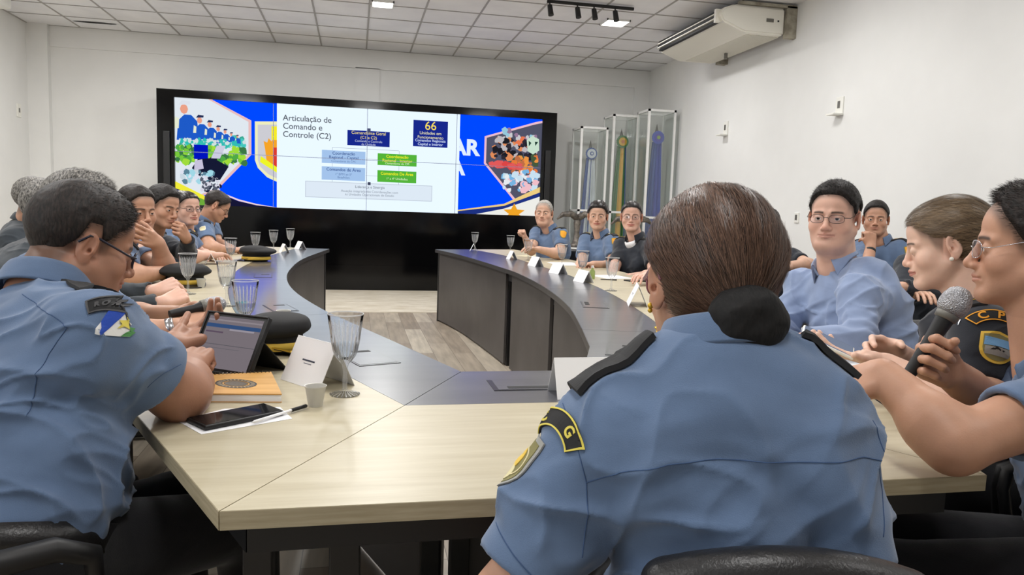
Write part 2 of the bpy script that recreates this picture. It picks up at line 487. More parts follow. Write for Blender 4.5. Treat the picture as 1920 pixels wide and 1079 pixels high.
# ================================================================== VIDEO WALL
VW = empty('video_wall', (.15, 10.6, 0), 0, 'huge black-framed video wall showing a white slide on blue', 'video wall')
fx0, fx1, fz1 = -2.67, 2.67, 2.59
lx0, lx1, lz0, lz1 = -2.46, 2.46, 1.11, 2.49
bm = bmesh.new()
box(bm, fx0, fx1, .012, .45, 0, fz1 )
obj('cabinet', bm, m_black_gloss, VW)
bm = bmesh.new()
box(bm, fx0, lx0, -.05, .02, 0, fz1); box(bm, lx1, fx1, -.05, .02, 0, fz1)
box(bm, lx0, lx1, -.05, .02, lz1, fz1)
box(bm, lx0, lx1, -.03, .02, .35, lz0)
box(bm, lx0, lx1, -.05, .02, 0, .35)
obj('bezel', bm, m_black_gloss, VW)
bm = bmesh.new()
box(bm, lx0 - .13, lx0 - .05, -.09, -.045, .3, 2.05, .006); box(bm, lx1 + .05, lx1 + .13, -.09, -.045, .3, 2.05, .006)
obj('speaker_column', bm, m_black_frame, VW)
m_blue = emit('screen_blue', srgb(0, 56, 222), 1.7)
bm = bmesh.new(); box(bm, lx0, lx1, -.004, .02, lz0, lz1); scr = obj('screen', bm, m_blue, VW)
LAY = [0]
XS = [1.0]
def SX(px): return px
def flat(name, poly, col, s=1.0, parent=None, lift=None):
    """poly in screen metres (x from the left edge of the lit area, z up from its bottom)"""
    LAY[0] += 1
    y = -.006 - .00025 * LAY[0]
    bm = bmesh.new()
    bm.faces.new([bm.verts.new((lx0 + a * XS[0], y, lz0 + b)) for a, b in poly])
    o = obj(name, bm, emit(name, col, s) if not isinstance(col, bpy.types.Material) else col, parent or scr)
    return o, y
_em = {}
def E(c, s=1.0):
    if (c, s) not in _em: _em[(c, s)] = emit('screen_colour', srgb(*c), s)
    return _em[(c, s)]
def blob(n, x0, x1, z0, z1, cols, size, name='picture', sh=1.0):
    """a patchwork of small flat shapes, as the pictures on the wall look from here"""
    LAY[0] += 1
    y = -.006 - .00025 * LAY[0]
    for c in cols:
        bm = bmesh.new()
        for k in range(max(1, n // len(cols))):
            a = rnd.uniform(x0, x1); b = rnd.uniform(z0, z1); r = size * rnd.uniform(.5, 1.3)
            m = rnd.randint(5, 7); ph = rnd.random() * 6
            q = [(a + r * sh * rnd.uniform(.6, 1.1) * math.cos(ph + 2 * PI * i / m), b + r * rnd.uniform(.6, 1.1) * math.sin(ph + 2 * PI * i / m)) for i in range(m)]
            yy = y - rnd.random() * .0002
            bm.faces.new([bm.verts.new((lx0 + u * XS[0], yy, lz0 + v)) for u, v in q])
        obj(name, bm, E(c), scr)
LWd, LHt = lx1 - lx0, lz1 - lz0     # 4.92 x 1.38
def rect(n, x0, x1, z0, z1, c): return flat(n, [(x0, z0), (x1, z0), (x1, z1), (x0, z1)], E(c))
def textobj(s, x, z, size, c, align='LEFT', bold=0.0, name='text', y=None, parent=None):
    LAY[0] += 1
    y = -.006 - .00025 * LAY[0] if y is None else y
    cu = bpy.data.curves.new(name, 'FONT'); cu.body = s; cu.size = size; cu.align_x = align; cu.offset = bold; cu.space_line = 1.0
    tmp = bpy.data.objects.new('tmp', cu); COL.objects.link(tmp)
    me = bpy.data.meshes.new_from_object(tmp.evaluated_get(bpy.context.evaluated_depsgraph_get()))
    bpy.data.objects.remove(tmp)
    me.transform(Matrix.Translation((lx0 + x, y, lz0 + z)) @ Matrix.Rotation(PI / 2, 4, 'X'))
    me.materials.clear()
    return link(name, me, E(c) if not isinstance(c, bpy.types.Material) else c, parent or scr)
# left hexagon picture: parade of officers
XS[0] = .92
hexL = [(0, .0), (0, 1.38), (.45, 1.38), (.99, 1.12), (.99, .70), (.52, .22)]
flat('picture_frame', [(0, .1), (0, 1.38), (.5, 1.38), (1.03, 1.14), (1.03, .69), (.55, .20), (.3, .1)], E((232, 190, 190)))
flat('picture', hexL, E((224, 232, 240)))
blob(60, .02, .95, .78, .90, [(70, 200, 190), (120, 220, 200), (60, 170, 150)], .045)
blob(130, .02, .93, .56, .76, [(120, 200, 60), (80, 170, 70), (160, 220, 60), (60, 120, 70)], .05)
for k, (x, h) in enumerate([(.17, .50), (.36, .33), (.49, .27), (.60, .23), (.69, .19), (.77, .15), (.85, .12)]):
    zb = .84 if k < 3 else .82
    w = .15 * h / .5
    flat('officer_coat', [(x - w, zb), (x + w, zb), (x + w * .85, zb + h * .5), (x + w * .3, zb + h * .66), (x - w * .3, zb + h * .66), (x - w * .85, zb + h * .5)], E((30, 90, 200)))
    flat('officer_face', [(x - w * .32 + w * .36 * math.cos(t_), zb + h * .8 + w * .42 * math.sin(t_)) for t_ in np.linspace(0, 2 * PI, 9)[:-1]], E((235, 160, 135)))
    flat('officer_cap', [(x - w * .8, zb + h * .9), (x + w * .2, zb + h * .92), (x + w * .25, zb + h), (x - w * .5, zb + h * 1.02)], E((220, 225, 235) if k == 0 else (40, 50, 90)))
    flat('white_glove', [(x - w * 1.2, zb + h * .3), (x - w * .8, zb + h * .3), (x - w * .75, zb + h * .55), (x - w * 1.1, zb + h * .6)], E((230, 235, 210)))
blob(60, .05, .95, .80, .86, [(50, 190, 180), (210, 225, 225)], .03)
rect('flag_panel', .25, .44, .60, .79, (0, 20, 190))
flat('kite_shape', [(.22, .48), (.30, .60), (.46, .62), (.62, .74), (.56, .60), (.72, .52), (.60, .34), (.36, .34)], E((22, 26, 52)))
flat('kite_white', [(.48, .62), (.56, .79), (.68, .79), (.60, .62)], E((205, 205, 225)))
flat('kite_white', [(.25, .45), (.26, .58), (.36, .60), (.38, .48)], E((200, 195, 220)))
blob(50, .08, .50, .30, .44, [(160, 215, 230), (220, 225, 240), (90, 130, 150), (200, 215, 225)], .045)
blob(60, .35, .60, .18, .36, [(30, 34, 58), (215, 215, 228), (90, 95, 110)], .03)
flat('lower_corner', [(0, 0), (0, .24), (.45, .02), (.50, 0)], E((28, 30, 90)))
flat('green_swoosh', [(.22, .16), (.62, 0), (.30, 0)], E((110, 170, 60)))
flat('yellow_band', [(0, .21), (0, .30), (.53, .06), (.56, .01)], E((240, 235, 60)))
flat('dark_corner', [(.60, .0), (.60, .16), (.85, .07), (1.10, .022), (1.40, .0)], E((22, 22, 54)))
flat('white_swoosh', [(.64, .15), (.85, .072), (1.10, .022), (1.40, .0), (1.10, .040), (.85, .095), (.64, .17)], E((240, 215, 220)))
# crest shield half hidden by the slide
flat('shield_edge', [(1.08, .62), (1.08, 1.13), (1.5, 1.15), (1.5, .30), (1.25, .40), (1.12, .52)], E((238, 238, 190)))
flat('shield_field', [(1.12, .63), (1.12, 1.09), (1.5, 1.11), (1.5, .34), (1.27, .44), (1.15, .54)], E((205, 205, 212)))
flat('shield_castle', [(1.25, .55), (1.22, .78), (1.20, .88), (1.25, .86), (1.27, .92), (1.31, .88), (1.36, .95), (1.36, 1.02), (1.45, 1.02), (1.45, .55)], E((246, 165, 40)))
flat('shield_tower', [(1.335, .50), (1.335, .80), (1.45, .80), (1.45, .50)], E((220, 60, 50)))
flat('shield_ribbon', [(1.15, .60), (1.16, .68), (1.45, .50), (1.45, .43)], E((238, 246, 40)))
flat('shield_ribbon', [(1.31, .90), (1.31, 1.08), (1.45, 1.08), (1.45, .90)], E((246, 235, 40)))
XS[0] = 1.0
# right side
textobj('POLÍCIA MILITAR', 4.01, .83, .30, (225, 240, 255), 'RIGHT', .012, 'lettering')
textobj('DE RORAIMA', 3.81, .55, .30, (225, 240, 255), 'RIGHT', .012, 'lettering')
flat('picture_frame', [(4.09, .72), (4.09, 1.10), (4.83, 1.34), (4.92, 1.36), (4.92, .1), (4.55, .20)], E((236, 190, 205)))
flat('picture', [(4.12, .73), (4.12, 1.08), (4.80, 1.30), (4.92, 1.33), (4.92, .12), (4.56, .24)], E((82, 84, 104)))
blob(26, 4.3, 4.85, .98, 1.2, [(230, 120, 80), (150, 200, 220), (200, 200, 205), (150, 120, 150)], .05)
blob(60, 4.22, 4.86, .80, 1.08, [(30, 30, 38), (46, 42, 52), (190, 185, 190), (225, 140, 90)], .055)
blob(40, 4.5, 4.9, .62, .86, [(230, 120, 60), (190, 110, 70), (70, 90, 60), (235, 150, 70)], .05)
blob(14, 4.2, 4.62, .68, .73, [(220, 70, 70), (225, 90, 90)], .05, sh=1.6)
blob(50, 4.38, 4.88, .36, .64, [(120, 180, 225), (200, 225, 240), (230, 235, 240), (240, 190, 200)], .05)
flat('motorbike_front', [(4.72, .92), (4.70, 1.08), (4.78, 1.14), (4.88, 1.1), (4.89, .94), (4.8, .88)], E((200, 225, 205)))
flat('motorbike_lamp', [(4.735, .99), (4.73, 1.07), (4.77, 1.04)], E((30, 60, 50))); flat('motorbike_lamp', [(4.83, 1.0), (4.82, 1.06), (4.87, 1.06)], E((30, 60, 50)))
flat('gold_swoosh', [(3.55, .02), (4.4, .16), (4.92, .42), (4.92, .32), (4.4, .12), (3.9, .02)], E((238, 205, 130)))
flat('navy_swoosh', [(3.5, 0), (4.4, .13), (4.92, .34), (4.92, .26), (4.4, .08), (4.0, 0)], E((30, 50, 130)))
flat('white_corner', [(4.0, 0), (4.4, .09), (4.92, .28), (4.92, 0)], E((238, 238, 232)))
st = []
for k in range(10):
    r = .15 if k % 2 == 0 else .07
    st.append((4.55 + r * math.sin(k * PI / 5) * 1.1, .035 + r * math.cos(k * PI / 5) * .9))
flat('gold_star', [(a, max(0, b)) for a, b in st], E((240, 165, 40)))
# slide
s0, s1 = 1.275, 3.735
slide, ys = flat('slide', [(s0, .0), (s1, .0), (s1, LHt), (s0, LHt)], E((222, 236, 248), 1.15))
def sl(n, x0, x1, z0, z1, c): return rect(n, s0 + x0, s0 + x1, z0, z1, c)
textobj('Articulação de\nComando e\nControle (C2)', s0 + .075, 1.165, .108, (86, 92, 98), 'LEFT', .001, 'slide_title')
sl('navy_box', .92, 1.49, .88, 1.085, (24, 40, 140)); sl('connector', .72, 1.62, .835, .84, (160, 170, 180)); sl('connector', .72, .725, .3, .835, (160, 170, 180)); sl('connector', 1.62, 1.625, .3, .835, (160, 170, 180))
sl('light_blue_box', .585, 1.165, .625, .80, (164, 196, 236)); sl('light_blue_box', .585, 1.165, .40, .58, (164, 196, 236))
sl('green_box', 1.33, 1.865, .63, .79, (84, 180, 58)); sl('green_box', 1.33, 1.865, .40, .56, (84, 180, 58))
sl('navy_box', 1.81, 2.29, .91, 1.27, (24, 40, 140))
sl('note_outline', .37, 2.09, .155, .375, (190, 200, 212)); sl('note_field', .378, 2.082, .163, .367, (222, 234, 246))
sl('connector', 1.17, 1.33, .70, .706, (190, 198, 206)); sl('connector', 1.17, 1.33, .475, .481, (190, 198, 206))
sl('mouse_mark', 1.18, 1.23, 1.06, 1.12, (70, 76, 110)); sl('mouse_mark', 1.20, 1.24, .35, .39, (60, 66, 90))
textobj('66', s0 + 2.05, 1.145, .165, (255, 228, 90), 'CENTER', .0)
textobj('Unidades em\nFuncionamento', s0 + 2.05, 1.08, .058, (240, 236, 190), 'CENTER')
textobj('Comandos Regionais\nCapital e Interior', s0 + 2.05, .98, .05, (190, 205, 240), 'CENTER', .001)
textobj('Comandante Geral', s0 + 1.205, 1.035, .06, (245, 226, 140), 'CENTER')
textobj('(C1 e C2)', s0 + 1.205, .975, .055, (245, 226, 140), 'CENTER')
textobj('Comando e Controle\nda Unidade', s0 + 1.205, .93, .042, (200, 210, 240), 'CENTER')
textobj('Coordenação\nRegional - Capital', s0 + .875, .745, .055, (60, 90, 150), 'CENTER', .0008)
textobj('Comandante do CPC', s0 + .875, .645, .038, (90, 120, 170), 'CENTER')
textobj('Comandos de Área', s0 + .875, .525, .058, (60, 90, 150), 'CENTER', .0008)
textobj('1º BPM ao 5º\nBatalhões', s0 + .875, .468, .042, (90, 120, 170), 'CENTER')
textobj('Coordenação\nRegional - Interior', s0 + 1.598, .735, .055, (240, 240, 40), 'CENTER', .001)
textobj('Comandante do CPI', s0 + 1.598, .645, .04, (225, 245, 200), 'CENTER')
textobj('Comandos De Área', s0 + 1.598, .50, .055, (240, 240, 40), 'CENTER', .001)
textobj('1ª a 4ª Unidades', s0 + 1.598, .435, .045, (225, 245, 200), 'CENTER')
textobj('Liderança e Sinergia', s0 + 1.23, .305, .05, (90, 100, 115), 'CENTER')
textobj('Atuação integrada das Coordenações com\nas Unidades Operacionais do Estado', s0 + 1.23, .245, .045, (130, 140, 155), 'CENTER')
# joints between the monitors
bm = bmesh.new(); yj = -.006 - .00025 * (LAY[0] + 2)
for k in (1, 2, 3):
    x = lx0 + k * 1.23; box(bm, x - .0035, x + .0035, yj, yj + .001, lz0, lz1)
box(bm, lx0, lx1, yj, yj + .001, lz0 + .687, lz0 + .694)
obj('monitor_joint', bm, mat('monitor_joint', srgb(120, 130, 160), .5, **{}), scr)

# ================================================================== FLAG CASES
m_flagpole = mat('flag_pole_tip', srgb(70, 66, 58), .5)
cglass = bpy.data.materials.new('display_glass'); cglass.use_nodes = True
_nt = cglass.node_tree; _nt.nodes.remove(_nt.nodes['Principled BSDF'])
_t = _nt.nodes.new('ShaderNodeBsdfTransparent'); _g = _nt.nodes.new('ShaderNodeBsdfGlossy'); _mx = _nt.nodes.new('ShaderNodeMixShader')
_g.inputs['Roughness'].default_value = .03; _mx.inputs[0].default_value = .08; _t.inputs[0].default_value = (.93, .95, .94, 1)
_nt.links.new(_t.outputs[0], _mx.inputs[1]); _nt.links.new(_g.outputs[0], _mx.inputs[2]); _nt.links.new(_mx.outputs[0], _nt.nodes['Material Output'].inputs[0])
def flag_case(x0, x1, y0, zt, zsh, label, flag):
    """glass case framed in white steel; flag: (label, list of stripe colours, rosette colours)"""
    w = x1 - x0; d = .40
    t = empty('flag_case', (x0, y0, 0), 0, label, 'display case')
    s = .03
    bm = bmesh.new()
    for (a, b) in ((0, 0), (w - s, 0), (0, d), (w - s, d)): box(bm, a, a + s, b, b + s, 0, zt)
    for z in (zt - s, zsh, .02):
        box(bm, 0, w, 0, s, z, z + s); box(bm, 0, w, d, d + s, z, z + s); box(bm, 0, s, 0, d, z, z + s); box(bm, w - s, w, 0, d, z, z + s)
    obj('case_frame', bm, m_white_metal, t)
    bm = bmesh.new()
    for (a, b, c_, e) in ((s, w - s, .010, .014), (.010, .014, s, d), (w - .014, w - .010, s, d)):
        box(bm, a, b, c_, e, .05, zt - s)
    obj('glass_pane', bm, cglass, t)
    lab, stripes, ros = flag
    f = empty('flag', (x0 + w * .52, y0 + .2, .05), 0, lab, 'flag')
    zt2 = zt - .33
    zc = zt2 - .13
    bm = bmesh.new(); tube(bm, [(0, 0, 0), (0, 0, zt2 - .05)], .013, 10); lathe(bm, [(0, 0), (.09, 0), (.09, .03), (.02, .05), (0, .05)], 20)
    obj('flag_pole', bm, m_flagpole, f, sharp=40)
    bm = bmesh.new(); lathe(bm, [(.013, 0), (.022, .02), (.026, .06), (.012, .12), (0, .17)], 10, (0, 0, zt2 - .06)); obj('pole_tip', bm, m_flagpole, f, sharp=50)
    # hanging folds: one sheet of pleats per colour, leaning a little like furled cloth
    x = -.10
    tot = sum(q[1] for q in stripes)
    zb = .30
    for (c_, wd) in stripes:
        wd_ = wd / tot * .22
        nx = 9; V = []; Q = []; nz = 26
        for j in range(nz + 1):
            u = j / nz; z = zc - .02 - u * (zc - .02 - zb)
            sp = .55 + .45 * min(1, u * 1.5) + .12 * u
            for i in range(nx + 1):
                xx = (x + wd_ * i / nx) * sp - .03 * u
                yy = -.03 + .018 * math.sin((x + wd_ * i / nx) * 95 + u * 1.5) * (0.4 + u)
                V.append((xx, yy, z))
        n1 = len(V)
        V += [(a, b + .05, c2) for a, b, c2 in V]
        for j in range(nz):
            for i in range(nx):
                a = j * (nx + 1) + i
                Q.append((a, a + 1, a + nx + 2, a + nx + 1)); Q.append((n1 + a, n1 + a + nx + 1, n1 + a + nx + 2, n1 + a + 1))
            for e in (0, nx):
                a = j * (nx + 1) + e
                Q.append((a, a + nx + 1, n1 + a + nx + 1, n1 + a))
        mesh_np('flag_cloth', V, Q, add_noise(mat('flag_cloth', c_, .75), c_, tuple(v * .85 for v in c_[:3]) + (1,), scale=6), f)
        x += wd_
    for k, (c_, r) in enumerate(ros):
        bm = bmesh.new()
        n = 36
        vv = []
        for i in range(n):
            a = 2 * PI * i / n; rr = r * (1 + (.05 if i % 2 else -.03))
            vv.append((rr * math.cos(a), rr * math.sin(a)))
        vs = prism(bm, vv, 0, .012)
        bmesh.ops.transform(bm, matrix=Matrix.Translation((0, -.055 - .01 * k, zc + .04)) @ Matrix.Rotation(PI / 2, 4, 'X'), verts=vs)
        obj('rosette', bm, mat('rosette', c_, .7), f)
    return t
cw = srgb(225, 230, 238); cb = srgb(48, 84, 160); cy = srgb(232, 180, 40); cg = srgb(60, 125, 60)
flag_case(3.14, 3.55, 10.4, 2.41, 1.20, 'shortest white-framed glass flag case, next to the video wall',
          ('furled white and blue flag with a round rosette in the shortest case', [(cb, 1), (cw, 1), (cb, .25), (cw, 1.6)], [(cb, .085), (cw, .065), (cb, .028), (cw, .015)]))
flag_case(3.60, 3.99, 10.35, 2.60, 1.19, 'middle white-framed glass flag case of the three',
          ('furled green and yellow flag with a rosette in the middle case', [(cg, 1), (cy, 1.2), (cg, .5), (cb, .3)], [(cg, .09), (cy, .06), (srgb(215, 120, 40), .025)]))
flag_case(3.95, 4.36, 9.9, 2.64, 1.13, 'tallest white-framed glass flag case in the right corner',
          ('furled royal blue flag in the tallest corner case', [(cb, 1), (srgb(56, 78, 170), 1)], [(srgb(70, 90, 190), .09), (srgb(90, 80, 180), .055), (srgb(150, 180, 90), .025)]))
# small table with carved eagles between the cases and the table
def eagle(p, label, s=1.0):
    m_b = add_noise(mat('dark_bronze', srgb(96, 90, 84), .45, .4), srgb(74, 70, 66), srgb(128, 120, 110), scale=20)
    t = empty('eagle_statue', p, 0, label, 'statue')
    bm = bmesh.new()
    lathe(bm, [(0, 0), (.10 * s, 0), (.10 * s, .04), (.06 * s, .06), (.035 * s, .2), (.05 * s, .34), (.035 * s, .42), (0, .44)], 14)
    obj('body', bm, m_b, t, smooth=True)
    for sg in (-1, 1):
        bm = bmesh.new()
        a = [(0, 0, .40), (sg * .10 * s, -.02, .46), (sg * .22 * s, -.03, .45), (sg * .30 * s, -.03, .38)]
        tube(bm, a, [.05 * s, .045 * s, .035 * s, .01], 8)
        obj('wing', bm, m_b, t, smooth=True)
for p, l in ((Vector((3.02, 10.0, .70)), 'dark spread-winged eagle statue in front of the shortest flag case'), (Vector((3.66, 9.6, .66)), 'dark spread-winged eagle statue in front of the middle flag case')):
    t = empty('pedestal', (p.x, p.y, 0), 0, 'white pedestal under the ' + l.replace('dark spread-winged ', '').replace('in front of', 'before'), 'pedestal')
    bm = bmesh.new(); box(bm, -.14, .14, -.14, .14, 0, p.z - .03, .006); obj('plinth', bm, m_white_metal, t)
    bm = bmesh.new(); box(bm, -.16, .16, -.16, .16, p.z - .03, p.z, .004); obj('top_slab', bm, m_white_metal, t)
    eagle(p, l)
# ================================================================== TABLE
TOP, TH = .75, .028
LS = [  # inner, middle (wood / dark band), outer
    [(.28, 1.93), (.11, 1.60), (-.18, 1.06)], [(.10, 2.46), (-.15, 2.22), (-.55, 1.85)], [(-.09, 3.01), (-.40, 2.84), (-.90, 2.60)],
    [(-.27, 3.70), (-.56, 3.57), (-1.06, 3.37)], [(-.37, 4.34), (-.66, 4.28), (-1.18, 4.20)], [(-.41, 5.04), (-.72, 5.04), (-1.24, 5.05)],
    [(-.39, 6.05), (-.69, 6.09), (-1.20, 6.17)], [(-.24, 7.42), (-.54, 7.50), (-1.05, 7.62)]]
RS = [
    [(.62, 1.93), (.79, 1.60), (1.08, 1.06)], [(.75, 2.28), (.96, 2.10), (1.31, 1.75)], [(.83, 2.62), (1.13, 2.54), (1.50, 2.42)], [(.97, 3.30), (1.27, 3.20), (1.72, 3.05)],
    [(1.06, 4.05), (1.38, 3.98), (1.87, 3.86)], [(1.10, 4.80), (1.44, 4.80), (1.94, 4.80)], [(1.09, 5.40), (1.445, 5.42), (1.96, 5.46)],
    [(.97, 6.85), (1.40, 6.92), (1.90, 7.05)], [(.82, 7.75), (1.22, 7.90), (1.72, 8.08)]]
def cr(P, i, t):
    g = lambda k: np.array(P[max(0, min(len(P) - 1, k))])
    a, b, c, d = g(i - 1), g(i), g(i + 1), g(i + 2)
    return .5 * ((2 * b) + (-a + c) * t + (2 * a - 5 * b + 4 * c - d) * t * t + (-a + 3 * b - 3 * c + d) * t ** 3)
def rails(S, i0, i1, n=10, straight=False):
    out = [[], [], []]
    for i in range(i0, i1):
        for k in range(n + (1 if i == i1 - 1 else 0)):
            for j in range(3):
                P = [s[j] for s in S]
                if straight:
                    p = np.array(P[i]) * (1 - k / n) + np.array(P[i + 1]) * (k / n)
                else: p = cr(P, i, k / n)
                out[j].append(p)
    return out
def strip(bm, A, B, z0, z1):
    n = len(A); v = []
    for k in range(n):
        v.append([bm.verts.new((A[k][0], A[k][1], z0)), bm.verts.new((B[k][0], B[k][1], z0)), bm.verts.new((B[k][0], B[k][1], z1)), bm.verts.new((A[k][0], A[k][1], z1))])
    for k in range(n - 1):
        a, b = v[k], v[k + 1]
        for q in range(4): bm.faces.new((a[q], a[(q + 1) % 4], b[(q + 1) % 4], b[q]))
    bm.faces.new(v[0]); bm.faces.new(v[-1][::-1])
def shrink(L, e=.0012):
    L = [np.array(p) for p in L]
    d0 = (L[1] - L[0]); d1 = (L[-2] - L[-1])
    L[0] = L[0] + d0 / np.linalg.norm(d0) * e; L[-1] = L[-1] + d1 / np.linalg.norm(d1) * e
    return L
def off(L, M_, f):   # point a metres from L towards M_
    return [np.array(a) + (np.array(b) - np.array(a)) / np.linalg.norm(np.array(b) - np.array(a)) * f for a, b in zip(L, M_)]
def wood_for(ang):
    m = m_wood.copy(); 
    for n in m.node_tree.nodes:
        if n.type == 'MAPPING': n.inputs['Rotation'].default_value = (0, 0, ang)
    return m
def module(S, i0, i1, label, straight=False, skirt=True, legs=(0.08, .92), flip=False, endpanel=False):
    I, Mi, O = [shrink(L) for L in rails(S, i0, i1, 12, straight)]
    t = empty('conference_table', (0, 0, 0), 0, label, 'table', None)
    d = np.array(O[-1]) - np.array(O[0])
    ang = math.atan2(d[1], d[0])
    bm = bmesh.new(); strip(bm, Mi, O, TOP - TH, TOP); obj('wood_top', bm, [wood_for(-ang)], t)
    bm = bmesh.new(); strip(bm, off(O, Mi, -.0012), off(O, Mi, .0002), TOP - TH, TOP - .0008); obj('edge_band', bm, m_wood_edge, t)
    bm = bmesh.new(); strip(bm, I, off(Mi, I, .0015), TOP - TH, TOP); obj('dark_inner_top', bm, m_band, t)
    bm = bmesh.new(); strip(bm, off(I, Mi, -.0018), off(I, Mi, .001), TOP - TH - .004, TOP - .001); obj('dark_edge_band', bm, m_band_edge, t)
    bm = bmesh.new(); strip(bm, off(I, Mi, .05), off(I, Mi, .09), TOP - TH - .07, TOP - TH); obj('under_rail', bm, m_black, t)
    bm = bmesh.new(); strip(bm, off(O, Mi, .06), off(O, Mi, .10), TOP - TH - .06, TOP - TH)
    obj('under_rail', bm, m_black, t)
    if skirt:
        n = len(I); a = max(1, int(n * .03)); b = n - a
        bm = bmesh.new(); P0 = off(I, Mi, .035)[a:b]; P1 = off(I, Mi, .053)[a:b]; strip(bm, P0, P1, .015, TOP - TH - .012)
        obj('modesty_panel', bm, m_panel, t)
    for f in legs:
        k = min(len(I) - 1, int(f * (len(I) - 1)))
        for (A, B, e) in ((O, Mi, .16), (I, Mi, .08)):
            c = off(A, B, e)[k]
            bm = bmesh.new(); box(bm, c[0] - .025, c[0] + .025, c[1] - .025, c[1] + .025, 0, TOP - TH - .002, .003); obj('leg', bm, m_black_frame, t)
    if endpanel:
        k = -1
        a = np.array(off(I, Mi, .03)[k]); b = np.array(off(O, Mi, .10)[k]); dd = (b - a) / np.linalg.norm(b - a); nn = np.array((-dd[1], dd[0])) * .012
        e = np.array(I[-2]) - np.array(I[-1]); a = a + e / np.linalg.norm(e) * .03; b = b + e / np.linalg.norm(e) * .03
        bm = bmesh.new(); prism(bm, [a + nn, b + nn, b - nn, a - nn], .0, TOP - TH - .002); obj('end_panel', bm, m_black_frame, t)
    return t, I, Mi, O
# near trapezoid
NS = [[(.28, 1.93), (.11, 1.60), (-.18, 1.06)], [(.62, 1.93), (.79, 1.60), (1.08, 1.06)]]
module(NS, 0, 1, 'pale wood table section nearest the camera, in front of the bun-haired officer', True, legs=(.12, .8))
module(LS, 0, 2, 'angled left table section with the tablet, beside the spectacled officer', True, legs=(.1,))
module(LS, 2, 4, 'curved left table section before the man with hand on mouth', legs=(.1,))
module(LS, 4, 7, 'far left table section ending at the video wall', legs=(.05, .5), endpanel=True)
module(RS, 0, 2, 'angled right table section under the microphone hands', True, legs=(.2,))
module(RS, 2, 4, 'curved right table section before the civilian in light blue', legs=(.1,))
module(RS, 4, 6, 'middle right table section before the dark-uniformed far woman', legs=(.1,))
module(RS, 6, 8, 'far right table section ending near the video wall', legs=(.05,), endpanel=True)

# cable flaps set into the dark band
def flap(pts, label, slot=0):
    """pts: four corners, world xy"""
    c = sum((Vector((p[0], p[1])) for p in pts), Vector((0, 0))) / 4
    t = empty('cable_flap', (c.x, c.y, TOP), 0, label, 'cable flap')
    q = [Vector((p[0], p[1])) - c for p in pts]
    bm = bmesh.new(); prism(bm, q, -.002, .0012); obj('flap_frame', bm, mat('flap_rim', srgb(42, 42, 46), .3, .3), t)
    q2 = [p * .9 for p in q]
    bm = bmesh.new(); prism(bm, q2, .0, .0018); obj('flap_lid', bm, m_band, t)
    a, b = q2[slot], q2[(slot + 1) % 4]; n = -(a + b).normalized() * .016
    s0_ = a.lerp(b, .12); s1_ = a.lerp(b, .62)
    bm = bmesh.new(); prism(bm, [s0_ + n * .6, s1_ + n * .6, s1_ + n * 1.9, s0_ + n * 1.9], .001, .0024); obj('finger_slot', bm, m_dark_slot, t)
def flap_at(c, ang, w=.2, d=.14, label='', slot=3):
    u = Vector((math.cos(ang), math.sin(ang))); v = Vector((-u.y, u.x)); c = Vector(c)
    flap([c - u * w / 2 - v * d / 2, c + u * w / 2 - v * d / 2, c + u * w / 2 + v * d / 2, c - u * w / 2 + v * d / 2], label, slot)
flap_at((.035, 2.13), math.radians(110), .22, .12, 'cable flap in the dark band behind the large near goblet', 1)
flap_at((.45, 1.77), 0, .24, .11, 'cable flap in the dark band of the nearest table section', 0)
flap_at((.845, 2.21), math.radians(68), .2, .12, 'cable flap left of the bun-haired woman on the right band', 1)
flap_at((1.11, 3.34), math.radians(76), .24, .12, 'open cable flap on the curved right band', 2)
flap_at((-.295, 3.16), math.radians(108), .21, .1, 'cable flap behind the tablet on the left band', 1)
flap_at((-.52, 4.54), math.radians(96), .2, .1, 'cable flap on the left band near the middle cap', 1)
# ================================================================== SIGNED-DISTANCE MODELLING
def _v(p): return np.array([p[0], p[1], p[2]], np.float32)
class XF:
    """local frame: columns of R are the local axes, t the origin"""
    def __init__(s, R=None, t=(0, 0, 0)):
        s.R = np.array(R, np.float32) if R is not None else np.eye(3, dtype=np.float32); s.t = _v(t)
    def p(s, q): return s.R @ _v(q) + s.t
def cap(a, b, ra, rb, xf=None, flat=None):
    """tapered capsule; flat = (axis vector, factor) squashes it along an axis"""
    if xf is not None: a, b = xf.p(a), xf.p(b)
    a, b = _v(a), _v(b); r = max(ra, rb)
    lo = np.minimum(a, b) - r; hi = np.maximum(a, b) + r
    ab = b - a; L2 = float(ab @ ab) + 1e-12
    def fn(x, y, z):
        px, py, pz = x - a[0], y - a[1], z - a[2]
        t = np.clip((px * ab[0] + py * ab[1] + pz * ab[2]) / L2, 0, 1)
        dx, dy, dz = px - ab[0] * t, py - ab[1] * t, pz - ab[2] * t
        if flat is not None:
            n, f = flat; n = _v(n)
            dn = (dx * n[0] + dy * n[1] + dz * n[2]) * (1 / f - 1)
            dx, dy, dz = dx + dn * n[0], dy + dn * n[1], dz + dn * n[2]
        return np.sqrt(dx * dx + dy * dy + dz * dz) - (ra + (rb - ra) * t)
    return lo, hi, fn
